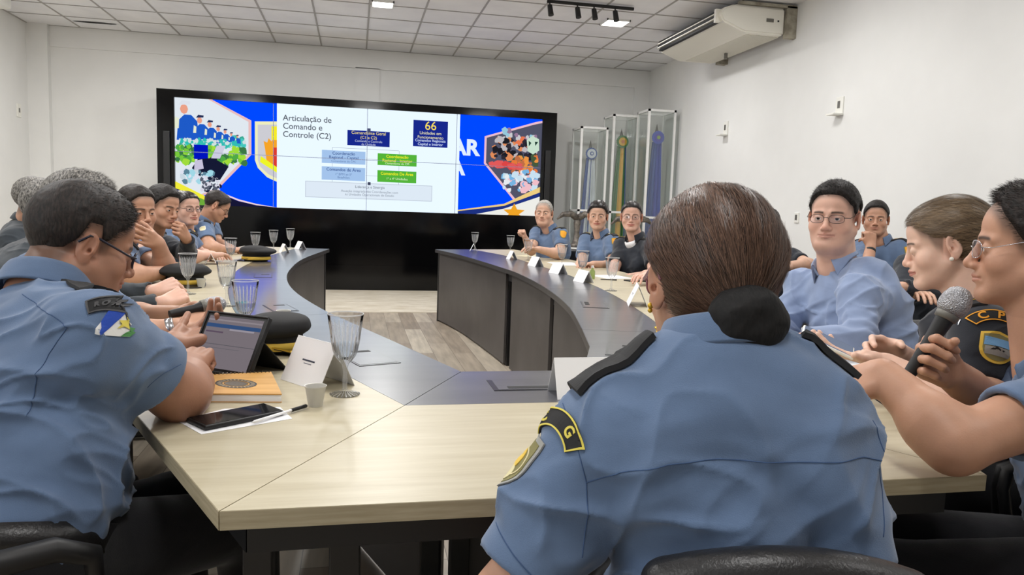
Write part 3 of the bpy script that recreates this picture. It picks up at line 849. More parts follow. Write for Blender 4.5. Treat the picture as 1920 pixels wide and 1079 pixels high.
def ell(c, r, R=None, xf=None):
    R = np.eye(3, dtype=np.float32) if R is None else np.array(R, np.float32)
    if xf is not None: c = xf.p(c); R = xf.R @ R
    c = _v(c); r = _v(r)
    e = np.abs(R) @ r
    def fn(x, y, z):
        px, py, pz = x - c[0], y - c[1], z - c[2]
        u = (px * R[0, 0] + py * R[1, 0] + pz * R[2, 0]) / r[0]
        v = (px * R[0, 1] + py * R[1, 1] + pz * R[2, 1]) / r[1]
        w = (px * R[0, 2] + py * R[1, 2] + pz * R[2, 2]) / r[2]
        k0 = np.sqrt(u * u + v * v + w * w) + 1e-9
        k1 = np.sqrt((u / r[0]) ** 2 + (v / r[1]) ** 2 + (w / r[2]) ** 2) + 1e-9
        return k0 * (k0 - 1) / k1
    return c - e, c + e, fn
def rbx(c, h, rad=.0, R=None, xf=None):
    R = np.eye(3, dtype=np.float32) if R is None else np.array(R, np.float32)
    if xf is not None: c = xf.p(c); R = xf.R @ R
    c = _v(c); h = _v(h); e = np.abs(R) @ h; hh = h - rad
    def fn(x, y, z):
        px, py, pz = x - c[0], y - c[1], z - c[2]
        u = np.abs(px * R[0, 0] + py * R[1, 0] + pz * R[2, 0]) - hh[0]
        v = np.abs(px * R[0, 1] + py * R[1, 1] + pz * R[2, 1]) - hh[1]
        w = np.abs(px * R[0, 2] + py * R[1, 2] + pz * R[2, 2]) - hh[2]
        return np.sqrt(np.maximum(u, 0) ** 2 + np.maximum(v, 0) ** 2 + np.maximum(w, 0) ** 2) + np.minimum(np.maximum(u, np.maximum(v, w)), 0) - rad
    return c - e, c + e, fn
class Field:
    def __init__(s, lo, hi, h):
        s.h = h; s.lo = _v(lo); n = np.ceil((_v(hi) - s.lo) / h).astype(int) + 1
        s.ax = [s.lo[i] + h * np.arange(n[i], dtype=np.float32) for i in range(3)]
        s.g = np.full(tuple(n), .06, np.float32)
    def _sub(s, prim, k):
        lo, hi, fn = prim; m = k + 3 * s.h
        i0 = np.maximum(0, np.floor((lo - m - s.lo) / s.h).astype(int)); i1 = np.minimum(np.array(s.g.shape), np.ceil((hi + m - s.lo) / s.h).astype(int) + 1)
        if np.any(i1 <= i0): return None
        sl = tuple(slice(int(a), int(b)) for a, b in zip(i0, i1))
        x = s.ax[0][sl[0]][:, None, None]; y = s.ax[1][sl[1]][None, :, None]; z = s.ax[2][sl[2]][None, None, :]
        return sl, fn(x, y, z)
    def add(s, prim, k=.01):
        q = s._sub(prim, k)
        if q is None: return
        sl, d = q; g = s.g[sl]
        h = np.maximum(k - np.abs(g - d), 0) / max(k, 1e-6)
        s.g[sl] = np.minimum(g, d) - h * h * k * .25
    def sub(s, prim, k=.004):
        q = s._sub(prim, k)
        if q is None: return
        sl, d = q; g = s.g[sl]; d = -d
        h = np.maximum(k - np.abs(g - d), 0) / max(k, 1e-6)
        s.g[sl] = np.maximum(g, d) + h * h * k * .25
    def clip(s, p, n, k=.004):
        """remove everything on the side n points to"""
        p, n = _v(p), _v(n); n = n / np.linalg.norm(n)
        d = (s.ax[0][:, None, None] - p[0]) * n[0] + (s.ax[1][None, :, None] - p[1]) * n[1] + (s.ax[2][None, None, :] - p[2]) * n[2]
        h = np.maximum(k - np.abs(s.g - d), 0) / k
        s.g = np.maximum(s.g, d) + h * h * k * .25
    def merge(s, o, k=.02):
        h = np.maximum(k - np.abs(s.g - o.g), 0) / k
        s.g = np.minimum(s.g, o.g) - h * h * k * .25
    def mesh(s):
        g = s.g
        g[0] = g[-1] = .05; g[:, 0] = g[:, -1] = .05; g[:, :, 0] = g[:, :, -1] = .05
        ins = g < 0
        c = [ins[a:g.shape[0] - 1 + a, b:g.shape[1] - 1 + b, d:g.shape[2] - 1 + d] for a in (0, 1) for b in (0, 1) for d in (0, 1)]
        anyc = c[0].copy(); allc = c[0].copy()
        for q in c[1:]: anyc |= q; allc &= q
        I, J, K = np.nonzero(anyc & ~allc)
        idx = np.full(anyc.shape, -1, np.int32); idx[I, J, K] = np.arange(len(I))
        P = np.zeros((len(I), 3), np.float32); N = np.zeros(len(I), np.float32)
        cor = [(0, 0, 0), (1, 0, 0), (0, 1, 0), (1, 1, 0), (0, 0, 1), (1, 0, 1), (0, 1, 1), (1, 1, 1)]
        for a in range(8):
            for ax in range(3):
                if cor[a][ax]: continue
                b = list(cor[a]); b[ax] = 1
                va = g[I + cor[a][0], J + cor[a][1], K + cor[a][2]]; vb = g[I + b[0], J + b[1], K + b[2]]
                m = (va < 0) != (vb < 0); t = np.where(m, va / np.where(m, va - vb, 1), 0)
                for q in range(3):
                    P[:, q] += np.where(m, cor[a][q] + (t if q == ax else 0), 0)
                N += m
        P = (P / N[:, None] + np.c_[I, J, K]) * s.h + s.lo
        Q = []
        for ax in range(3):
            sl0 = [slice(None)] * 3; sl1 = [slice(None)] * 3; sl0[ax] = slice(0, -1); sl1[ax] = slice(1, None)
            x = ins[tuple(sl0)] != ins[tuple(sl1)]
            i, j, k = np.nonzero(x)
            o = [q for q in range(3) if q != ax]
            ijk = [i, j, k]
            ok = np.ones(len(i), bool)
            for q in o: ok &= (ijk[q] > 0) & (ijk[q] < idx.shape[q])
            ijk = [q[ok] for q in ijk]
            f = ins[ijk[0], ijk[1], ijk[2]]
            def at_(da, db):
                w = list(ijk); w[o[0]] = w[o[0]] + da; w[o[1]] = w[o[1]] + db
                return idx[w[0], w[1], w[2]]
            q4 = np.c_[at_(-1, -1), at_(0, -1), at_(0, 0), at_(-1, 0)]
            if ax == 1: q4 = q4[:, ::-1]
            q4[~f] = q4[~f][:, ::-1]
            Q.append(q4)
        Q = np.concatenate(Q)
        return P, Q[(Q >= 0).all(1)]
def relax(V, Q, n=1, f=.5):
    """light smoothing of a quad mesh"""
    for _ in range(n):
        S = np.zeros_like(V); C = np.zeros(len(V), np.float32)
        for a in range(4):
            for b in ((a + 1) % 4, (a + 3) % 4):
                for d in range(3): S[:, d] += np.bincount(Q[:, a], V[Q[:, b], d], len(V))
                C += np.bincount(Q[:, a], minlength=len(V))
        V = V * (1 - f) + f * S / np.maximum(C, 1)[:, None]
    return V.astype(np.float32)
def normals(V, Q):
    n = np.cross(V[Q[:, 2]] - V[Q[:, 0]], V[Q[:, 3]] - V[Q[:, 1]])
    N = np.zeros_like(V)
    for a in range(4):
        for d in range(3): N[:, d] += np.bincount(Q[:, a], n[:, d], len(V))
    return N / (np.linalg.norm(N, axis=1, keepdims=True) + 1e-12)
_lat = np.random.RandomState(5).rand(32, 32, 32).astype(np.float32) * 2 - 1
def vnoise(P):
    P = np.asarray(P, np.float32); i = np.floor(P).astype(int); f = P - i; f = f * f * (3 - 2 * f); r = 0
    for a in (0, 1):
        for b in (0, 1):
            for c in (0, 1):
                w = (f[:, 0] if a else 1 - f[:, 0]) * (f[:, 1] if b else 1 - f[:, 1]) * (f[:, 2] if c else 1 - f[:, 2])
                r = r + w * _lat[(i[:, 0] + a) & 31, (i[:, 1] + b) & 31, (i[:, 2] + c) & 31]
    return r
def unit(v): v = _v(v); return v / (np.linalg.norm(v) + 1e-12)
def frame(y, z):
    """3x3 with local y along y and local z near z"""
    y = unit(y); x = unit(np.cross(y, unit(z))); z = np.cross(x, y)
    return np.stack([x, y, z], 1)
def smst(a, b, x): t = np.clip((x - a) / (b - a), 0, 1); return t * t * (3 - 2 * t)

# ================================================================== PEOPLE MATERIALS
m_skin = mat('skin', srgb(196, 150, 122), .5)
_a = nd(m_skin, 'ShaderNodeAttribute', attribute_name='Col'); _tc = nd(m_skin, 'ShaderNodeTexCoord')
_n = nd(m_skin, 'ShaderNodeTexNoise'); _n.inputs['Scale'].default_value = 28; _n.inputs['Detail'].default_value = 5
lk(m_skin, _tc.outputs['Object'], _n.inputs['Vector'])
_h = nd(m_skin, 'ShaderNodeHueSaturation'); _mr = nd(m_skin, 'ShaderNodeMapRange'); _mr.inputs[3].default_value = .86; _mr.inputs[4].default_value = 1.12
lk(m_skin, _n.outputs['Fac'], _mr.inputs[0]); lk(m_skin, _mr.outputs[0], _h.inputs['Value']); lk(m_skin, _a.outputs['Color'], _h.inputs['Color'])
lk(m_skin, _h.outputs[0], bsdf(m_skin).inputs['Base Color'])
bsdf(m_skin).inputs['Subsurface Weight'].default_value = .12
bsdf(m_skin).inputs['Subsurface Radius'].default_value = (.012, .005, .003)
bsdf(m_skin).inputs['Subsurface Scale'].default_value = 1.0
_n2 = nd(m_skin, 'ShaderNodeTexNoise'); _n2.inputs['Scale'].default_value = 260; _bp = nd(m_skin, 'ShaderNodeBump'); _bp.inputs['Strength'].default_value = .18; _bp.inputs['Distance'].default_value = .001
lk(m_skin, _tc.outputs['Object'], _n2.inputs['Vector']); lk(m_skin, _n2.outputs['Fac'], _bp.inputs['Height']); lk(m_skin, _bp.outputs[0], bsdf(m_skin).inputs['Normal'])
m_eye = mat('eye', srgb(230, 225, 220), .15)
_a = nd(m_eye, 'ShaderNodeAttribute', attribute_name='Col'); lk(m_eye, _a.outputs['Color'], bsdf(m_eye).inputs['Base Color'])
def cloth(name, c, var=.06, rough=.85, bump=.25, sc=700):
    c2 = tuple(min(1, v * (1 + var)) for v in c[:3]) + (1,); c1 = tuple(v * (1 - var) for v in c[:3]) + (1,)
    m = add_noise(mat(name, c, rough), c1, c2, scale=14, detail=3, bump=bump, bscale=sc)
    nt_ = m.node_tree; b0 = [n for n in nt_.nodes if n.type == 'BUMP'][0]
    w1 = nd(m, 'ShaderNodeTexNoise'); w1.inputs['Scale'].default_value = 7; w1.inputs['Detail'].default_value = 2; w1.inputs['Distortion'].default_value = 1.0
    mpp = nd(m, 'ShaderNodeMapping'); mpp.inputs['Scale'].default_value = (1, 1, 1.6); tcc = [n for n in nt_.nodes if n.type == 'TEX_COORD'][0]
    lk(m, tcc.outputs['Object'], mpp.inputs[0]); lk(m, mpp.outputs[0], w1.inputs['Vector'])
    b1 = nd(m, 'ShaderNodeBump'); b1.inputs['Strength'].default_value = .28; b1.inputs['Distance'].default_value = .010
    lk(m, w1.outputs['Fac'], b1.inputs['Height']); lk(m, b1.outputs[0], b0.inputs['Normal'])
    bsdf(m).inputs['Sheen Weight'].default_value = .25
    bsdf(m).inputs['Sheen Roughness'].default_value = .5
    bsdf(m).inputs['Specular IOR Level'].default_value = .2
    return m
C_BLUE = srgb(93, 113, 143)
m_shirt = cloth('blue_uniform_cloth', C_BLUE)
m_shirt_civ = cloth('pale_blue_shirt_cloth', srgb(134, 150, 182))
m_dark = cloth('dark_uniform_cloth', srgb(38, 42, 50))
m_jacket = cloth('charcoal_jacket_cloth', srgb(52, 58, 64))
m_trouser = cloth('black_trouser_cloth', srgb(20, 20, 24))
m_seam = mat('seam_thread', srgb(60, 84, 122), .9)
m_patchblack = mat('patch_black', srgb(22, 22, 24), .8)
def hairmat(name, c1, c2, rough=.55, streak=False, scale=90):
    m = mat(name, c1, rough)
    bsdf(m).inputs['Specular IOR Level'].default_value = .35
    if streak:
        a = nd(m, 'ShaderNodeAttribute', attribute_name='Col')
        sx = nd(m, 'ShaderNodeSeparateColor'); lk(m, a.outputs['Color'], sx.inputs[0])
        cb_ = nd(m, 'ShaderNodeCombineXYZ'); 
        mu = nd(m, 'ShaderNodeMath', operation='MULTIPLY'); mu.inputs[1].default_value = scale; lk(m, sx.outputs[0], mu.inputs[0])
        mu2 = nd(m, 'ShaderNodeMath', operation='MULTIPLY'); mu2.inputs[1].default_value = 2.2; lk(m, sx.outputs[1], mu2.inputs[0])
        lk(m, mu.outputs[0], cb_.inputs[0]); lk(m, mu2.outputs[0], cb_.inputs[1])
        nz = nd(m, 'ShaderNodeTexNoise'); nz.inputs['Scale'].default_value = 1.0; nz.inputs['Detail'].default_value = 5; nz.inputs['Roughness'].default_value = .7
        lk(m, cb_.outputs[0], nz.inputs['Vector'])
    else:
        tc = nd(m, 'ShaderNodeTexCoord'); nz = nd(m, 'ShaderNodeTexNoise'); nz.inputs['Scale'].default_value = scale; nz.inputs['Detail'].default_value = 4
        mp = nd(m, 'ShaderNodeMapping'); mp.inputs['Scale'].default_value = (3, 1, 1.0); lk(m, tc.outputs['Object'], mp.inputs[0]); lk(m, mp.outputs[0], nz.inputs['Vector'])
    cr_ = nd(m, 'ShaderNodeValToRGB'); cr_.color_ramp.elements[0].color = c1; cr_.color_ramp.elements[1].color = c2
    cr_.color_ramp.elements[0].position = .38; cr_.color_ramp.elements[1].position = .66
    lk(m, nz.outputs['Fac'], cr_.inputs[0]); lk(m, cr_.outputs[0], bsdf(m).inputs['Base Color'])
    bp = nd(m, 'ShaderNodeBump'); bp.inputs['Strength'].default_value = .6; bp.inputs['Distance'].default_value = .002
    lk(m, nz.outputs['Fac'], bp.inputs['Height']); lk(m, bp.outputs[0], bsdf(m).inputs['Normal'])
    return m
h_black = hairmat('black_hair', srgb(14, 12, 12), srgb(40, 34, 32))
h_brown = hairmat('dark_brown_hair', srgb(18, 14, 12), srgb(44, 34, 30))
h_grey = hairmat('grey_hair', srgb(52, 50, 48), srgb(150, 146, 140))
h_white = hairmat('white_hair', srgb(130, 126, 120), srgb(196, 192, 186))
h_slick = hairmat('slick_brown_hair', srgb(34, 22, 18), srgb(136, 104, 86), .36, True, 130)
h_slick2 = hairmat('slick_olive_brown_hair', srgb(46, 36, 27), srgb(152, 128, 100), .36, True, 90)
h_slick3 = hairmat('slick_black_hair', srgb(10, 9, 9), srgb(48, 42, 40), .36, True, 90)
m_lens = bpy.data.materials.new('spectacle_lens'); m_lens.use_nodes = True
_nt = m_lens.node_tree; _nt.nodes.remove(_nt.nodes['Principled BSDF'])
_t = _nt.nodes.new('ShaderNodeBsdfTransparent'); _g = _nt.nodes.new('ShaderNodeBsdfGlossy'); _mx = _nt.nodes.new('ShaderNodeMixShader')
_g.inputs['Roughness'].default_value = .02; _mx.inputs[0].default_value = .12; _t.inputs[0].default_value = (.93, .93, .96, 1)
_nt.links.new(_t.outputs[0], _mx.inputs[1]); _nt.links.new(_g.outputs[0], _mx.inputs[2]); _nt.links.new(_mx.outputs[0], _nt.nodes['Material Output'].inputs[0])

# ================================================================== HEAD
def head_field(vx, female=False, fat=0.0, neck=None, neckr=.056, lid=0.0):
    """head at the origin: x to the person's right, y forward, z up; neck = local point of the neck base"""
    lo = [-.11, -.13, -.15]; hi = [.11, .15, .15]
    if neck is not None:
        for q in range(3): lo[q] = min(lo[q], neck[q] - .09); hi[q] = max(hi[q], neck[q] + .09)
    F = Field(lo, hi, vx)
    f = .94 if female else 1.0
    if neck is not None:
        F.add(cap((0, -.025, -.035), neck, neckr, neckr * 1.10), .02)
        F.add(cap((0, .0, -.05), (neck[0], neck[1] + .02, neck[2]), neckr * .86, neckr * .9), .03)
    F.add(ell((0, -.012, .038), (.077, .097, .087)), .01)
    F.add(ell((0, .030, .048), (.064, .062, .062)), .02)
    F.add(ell((0, .032, -.018), (.063 + fat * .5, .056, .072)), .02)
    for s in (-1, 1):
        F.add(ell((s * .043, .054, -.026), (.024 + fat, .025 + fat * .6, .026 + fat)), .022)
        F.add(cap((s * (.055 + fat) * f, .004, -.040), (s * .024, .070, -.088), .020 + fat * .8, .017 + fat * .5), .022)
        F.add(cap((s * .012, .088, .023), (s * .046, .070, .021), .0085 if not female else .006, .006), .014)
    F.add(ell((0, .034, -.066), (.050 * f + fat, .050, .040 + fat)), .025)
    F.add(ell((0, .078, -.089), (.021 * f, .018, .017)), .016)
    if fat > 0: F.add(ell((0, .03, -.098), (.045 + fat, .045, .028 + fat)), .03)
    F.add(ell((0, .080, -.052), (.028, .020, .024)), .014)
    # nose
    nw = .85 if female else 1.0
    npj = -.004 if female else 0.0
    F.add(cap((0, .088, .016), (0, .107 + npj, -.024), .0075 * nw, .0100 * nw), .010)
    F.add(ell((0, .1085 + npj, -.029), (.0110 * nw, .0110, .0100)), .007)
    for s in (-1, 1): F.add(ell((s * .0118 * nw, .098 + npj, -.033), (.0075, .0110, .0078)), .006)
    # eye sockets, eyeballs' lids, opening
    for s in (-1, 1):
        F.sub(ell((s * .032, .101, .004), (.019, .0145, .0125)), .013)
    for s in (-1, 1):
        F.add(ell((s * .031, .0768, .003), (.0150, .0144, .0136)), .005)
        F.sub(ell((s * .031, .0930, .0008 - lid * .0050), (.0138, .0100, .0046 * (1 - lid * .6))), .0012)
        F.sub(ell((s * .0075, .103 + npj, -.0405), (.0038, .0055, .0035)), .002)
    # lips
    lip = .0050 if not female else .0060
    for s in (-1, 1):
        F.add(cap((s * .026, .0860, -.0555), (s * .004, .0985, -.0515), .0026, lip), .004)
        F.add(cap((s * .023, .0860, -.0580), (s * .004, .0960, -.0620), .0028, lip * 1.1), .004)
        F.sub(cap((s * .029, .0885, -.0562), (0, .1040, -.0568), .0011, .0014), .0020)
        F.sub(ell((s * .030, .090, -.0565), (.004, .004, .004)), .004)
    F.sub(ell((0, .1035, -.0455), (.003, .0035, .004)), .003)
    F.sub(ell((0, .100, -.072), (.016, .0060, .0045)), .006)
    # ears
    for s in (-1, 1):
        Re = np.array(Matrix.Rotation(s * math.radians(-22), 3, 'Z') @ Matrix.Rotation(math.radians(-12), 3, 'X'))
        e = XF(Re, (s * .0795, -.010, .001))
        F.add(ell((s * .001, -.001, .002), (.0065, .0185, .031), xf=e), .006)
        F.add(ell((0, .006, -.024), (.0058, .0095, .0115), xf=e), .005)
        F.sub(ell((s * .0065, .002, .006), (.0052, .0105, .0190), xf=e), .003)
        F.add(cap((s * .004, -.006, .016), (s * .003, -.008, -.012), .0026, .0026, xf=e), .003)
        F.add(ell((s * .003, .012, -.003), (.0032, .0038, .0055), xf=e), .003)
        F.sub(ell((s * .002, .006, -.004), (.006, .0042, .0052), xf=e), .002)
    return F
LIP = np.array(srgb(168, 104, 92)[:3]); BROW = np.array(srgb(44, 34, 30)[:3])
def skin_colours(V, tone, hair=None, female=False, stubble=.25, brow=None, hairline=True):
    """pigment per vertex: brows, lips, the shaved fade round the hairline"""
    t = np.array(tone[:3]); n = len(V); C = np.tile(t, (n, 1)).astype(np.float32)
    x, y, z = V[:, 0], V[:, 1], V[:, 2]; ax = np.abs(x)
    def mix(w, c): C[:] = C * (1 - w[:, None]) + np.array(c)[None] * w[:, None]
    ch = np.exp(-(((ax - .043) / .022) ** 2 + ((z + .030) / .022) ** 2)) * (y > .03)
    mix(ch * .30, t * np.array([1.06, .82, .78]))
    nz = np.exp(-((ax / .016) ** 2 + ((z + .03) / .016) ** 2)) * (y > .09); mix(nz * .35, t * np.array([1.05, .8, .76]))
    mix(smst(.058, .066, np.sqrt(x * x + 0) + 0 * y) * (np.abs(z) < .03) * (y < .02) * .25, t * np.array([1.05, .78, .72]))
    lw = (ax < .028) & (y > .083) & (z < -.0468 - .20 * ax) & (z > -.0680 + .30 * ax)
    mix(lw * (.75 if female else .5), LIP if not female else LIP * np.array([1.05, .8, .82]))
    if not female and stubble > 0:
        w = smst(-.035, -.060, z + .35 * (ax - .03)) * (y > -.01) * (z > -.125)
        w = w * (1 - lw)
        mix(w * stubble * .5, t * .45)
    bz = .0215 + .004 * np.cos((ax - .030) / .022 * 1.3) - .0012
    bw = np.exp(-(((z - bz) / (.0036 if not female else .0026)) ** 2)) * (ax > .011) * (ax < .052) * (y > .055)
    bw = bw * smst(.010, .016, ax) * (1 - smst(.044, .053, ax))
    mix(np.clip(bw * 1.3, 0, 1) * .88, BROW if brow is None else brow)
    if hair is not None and hairline:
        w = hair_mask(V, .016)
        mix(w * .8, np.array(hair[:3]))
    return C
def hair_mask(V, soft=.004, front=.072, recede=0.0):
    """1 where short hair grows: above a line from the forehead over the temple and round the ear to the nape"""
    x, y, z = V[:, 0], V[:, 1], V[:, 2]; ax = np.abs(x)
    # hairline height as a function of y
    yy = np.array([-.13, -.085, -.050, -.030, -.018, .008, .016, .030, .044, .060, .072, .080, .10, .15])
    zz = np.array([-.066, -.062, -.042, -.010, .036, .036, -.006, .004, .030, .040, .060, .074, .082, .085])
    zz = zz.copy(); zz[-5:] += recede
    h = np.interp(y, yy, zz)
    h = h + np.where(y > .06, recede * .8 * np.exp(-((ax - .035) / .016) ** 2), 0)
    return smst(-soft, soft, z - h)
def hair_shell(vx, thick, top=0.0, front=.0, style='short', recede=0.0):
    """short hair: the scalp lifted by a thickness that thins out at the hairline"""
    F = Field([-.13, -.15, -.11], [.13, .14, .17], vx)
    t = thick
    F.add(ell((0, -.013, .038), (.0765 + t, .0965 + t, .0865 + t + top)), .01)
    F.add(ell((0, .029, .048 + top * .5), (.064 + t, .0615 + t + front, .0615 + t + top)), .02)
    V, Q = F.mesh(); V = relax(V, Q, 1)
    return V, Q
def make_hair_short(name, M, parent, hmat, vx=.004, thick=.008, top=.006, front=0.0, rough=.0015, recede=0.0, strands=0, slen=.012, seed=1, comb=(0, .7, .05)):
    V, Q = hair_shell(vx, thick, top, front)
    N = normals(V, Q)
    m = hair_mask(V, .010, recede=recede); m = m * (.35 + .65 * hair_mask(V - np.array([0, 0, .014], np.float32), .020, recede=recede))
    # sink below the scalp where no hair grows; fade at the sides
    side = smst(.055, -.02, V[:, 2]) * .95
    V2 = V - N * ((1 - m) * (thick + top + .012) + m * side * (thick * .75 + top * .3))[:, None]
    V2 = V2 + N * (vnoise(V * 60 + seed) * rough * m + vnoise(V * 170 + seed) * rough * .6 * m)[:, None]
    keep = (m[Q] > .02).any(1)
    Q2 = Q[keep]; used = np.unique(Q2); mp = np.full(len(V), -1); mp[used] = np.arange(len(used)); Vh = V2[used]; Q2 = mp[Q2]
    if strands:
        r = np.random.RandomState(seed)
        w = np.where(m[used] > .25)[0]; w = r.choice(w, strands); p = Vh[w] - N[used][w] * .002
        cb = np.array(comb)[None]; d = N[used][w] * .16 + cb * (1 - .5 * smst(.04, -.02, p[:, 2]))[:, None] + r.randn(strands, 3) * .22
        d[:, 2] += np.where(p[:, 2] < .03, -.5, 0)
        d /= np.linalg.norm(d, axis=1, keepdims=True)
        sd = np.cross(d, r.randn(strands, 3)); sd /= np.linalg.norm(sd, axis=1, keepdims=True) + 1e-9
        L = (slen * (.5 + r.rand(strands)) * (.45 + .55 * smst(-.03, .05, p[:, 2])))[:, None]
        a = p - sd * .00035; b = p + sd * .00035; c1 = p + d * L * .6 + sd * .00022; c0 = p + d * L * .6 - sd * .00022
        d2 = d + cb * .3; d2 /= np.linalg.norm(d2, axis=1, keepdims=True)
        e0 = c0 + d2 * L * .4 + sd * .0002; e1 = e0 + sd * .00008
        n0 = len(Vh); VV = np.stack([a, b, c1, c0, e1, e0], 1).reshape(-1, 3); k = n0 + 6 * np.arange(strands)[:, None]
        QQ = np.concatenate([k + np.array([[0, 1, 2, 3]]), k + np.array([[3, 2, 4, 5]])])
        Vh = np.concatenate([Vh, VV]); Q2 = np.concatenate([Q2, QQ])
    o = mesh_np(name, Vh, Q2, hmat, parent)
    o.data.transform(M)
    return o
def make_hair_slick(M, parent, hmat, bun=(0.0, -.115, -.035), bunr=(.048, .036, .045), vx=.003, thick=.010, strands=0, seed=3, bunmat=None, bund=None, fullness=.0, clip=None):
    """hair combed straight back into a bun or tail; colour attribute carries the strand coordinate"""
    F = Field([-.13, -.16, -.13], [.13, .14, .17], vx)
    t = thick
    F.add(ell((0, -.014 - fullness * .5, .036), (.0765 + t + fullness * .5, .0975 + t + fullness * .3, .0865 + t + fullness)), .01)
    F.add(ell((0, .030, .047), (.064 + t, .0615 + t, .0615 + t + fullness * .4)), .02)
    b = np.array(bun)
    F.add(cap((0, -.045, -.02), b * .8 + np.array((0, 0, .004)), .062 + fullness * .4, .036), .03)
    V, Q = F.mesh(); V = relax(V, Q, 1); N = normals(V, Q)
    ax = np.abs(V[:, 0]); y, z = V[:, 1], V[:, 2]
    yy = [-.16, -.09, -.050, -.028, -.004, .012, .030, .050, .066, .078, .10, .15]; zz = [-.085, -.082, -.068, -.045, .018, .026, .024, .042, .058, .070, .076, .078]
    m = smst(-.006, .006, z - np.interp(y, yy, zz))
    V[:, 0] *= 1 - (.06 + t * 4) * smst(.045, -.005, V[:, 2])
    m = m * (.60 + .40 * smst(-.004, .022, z - np.interp(y, yy, zz) - .004 * (y > 0)))
    d = V - b[None]; ang = np.arctan2(d[:, 0], d[:, 2] + .25 * d[:, 1]); rad = np.linalg.norm(d, axis=1)
    gro = vnoise(np.c_[ang * 26, rad * 6, rad * 0 + seed]) * .0012 + vnoise(np.c_[ang * 60, rad * 9, rad * 0 + seed]) * .0006
    V2 = V - N * ((1 - m) * (t + .012))[:, None] + N * (gro * m)[:, None]
    keep = (m[Q] > .02).any(1); Q2 = Q[keep]; used = np.unique(Q2); mp = np.full(len(V), -1); mp[used] = np.arange(len(used))
    Vh = V2[used]; Q2 = mp[Q2]; Cc = np.c_[ang[used] / (2 * PI) + .5, rad[used], 0 * rad[used]]
    if strands:
        r = np.random.RandomState(seed); w = np.where(m[used] > .6)[0]; w = r.choice(w, strands); p = Vh[w]; nn = N[used][w]
        dd = b[None] - p; dd -= nn * (dd * nn).sum(1)[:, None]; dd /= np.linalg.norm(dd, axis=1, keepdims=True) + 1e-9
        dd += r.randn(strands, 3) * .07
        sd = np.cross(dd, nn); L = (.018 + .022 * r.rand(strands))[:, None]; lift = (.0006 + .0022 * r.rand(strands) ** 3)[:, None]
        a0 = p - dd * L * .5 - sd * .00025; a1 = p - dd * L * .5 + sd * .00025
        m0 = p + nn * lift - sd * .0003; m1 = p + nn * lift + sd * .0003
        e0 = p + dd * L * .5 - nn * .001 - sd * .0002; e1 = p + dd * L * .5 - nn * .001 + sd * .0002
        n0 = len(Vh); VV = np.stack([a0, a1, m1, m0, e1, e0], 1).reshape(-1, 3); k = n0 + 6 * np.arange(strands)[:, None]
        QQ = np.concatenate([k + np.array([[0, 1, 2, 3]]), k + np.array([[3, 2, 4, 5]])])
        Vh = np.concatenate([Vh, VV]); Q2 = np.concatenate([Q2, QQ]); Cc = np.concatenate([Cc, np.repeat(Cc[w] + r.randn(strands, 3) * [.01, .1, 0], 6, 0)])
    o = mesh_np('hair', Vh, Q2, hmat, parent); set_col(o, Cc); o.data.transform(M)
    if bunr is not None:
        G = Field(b - .09, b + .09, vx); c = b if bund is None else b + np.array(bund)
        G.add(ell(c, bunr), .01)
        for k in range(5):
            a = k * 1.3; G.add(ell(c + np.array((math.cos(a) * bunr[0] * .4, -.006, math.sin(a) * bunr[2] * .4)), (bunr[0] * .66, bunr[1] * .85, bunr[2] * .62)), .008)
        V, Q = G.mesh(); V = relax(V, Q, 1); N = normals(V, Q); V = V + N * (vnoise(V * 55) * .0016 + vnoise(V * 130) * .0009)[:, None]
        o2 = mesh_np('hair_bun', V, Q, bunmat or h_black, parent); o2.data.transform(M)
    return o
def eyes(gaze=(0, 0), closed=False):
    """eyeball islands for the body mesh, with iris colours"""
    V = []; Q = []; C = []; n0 = 0
    for s in (-1, 1):
        c = np.array((s * .031, .0768, .003)); r = .0129; nu, nv = 24, 16
        g = unit((gaze[0], 1, gaze[1]))
        fr = frame(g, (0, 0, 1))
        for j in range(nv + 1):
            th = PI * j / nv
            for i in range(nu):
                ph = 2 * PI * i / nu
                l = np.array((math.sin(th) * math.cos(ph), math.cos(th), math.sin(th) * math.sin(ph)))
                V.append(c + fr @ l * r)
                dg = math.degrees(th)
                C.append((.012, .010, .010) if dg < 13 else ((.06, .032, .018) if dg < 29 else (.78, .74, .71)))
        for j in range(nv):
            for i in range(nu):
                a = n0 + j * nu + i; b = n0 + j * nu + (i + 1) % nu
                Q.append((a, b, b + nu, a + nu))
        n0 = len(V)
    return np.array(V, np.float32), np.array(Q), np.array(C, np.float32)

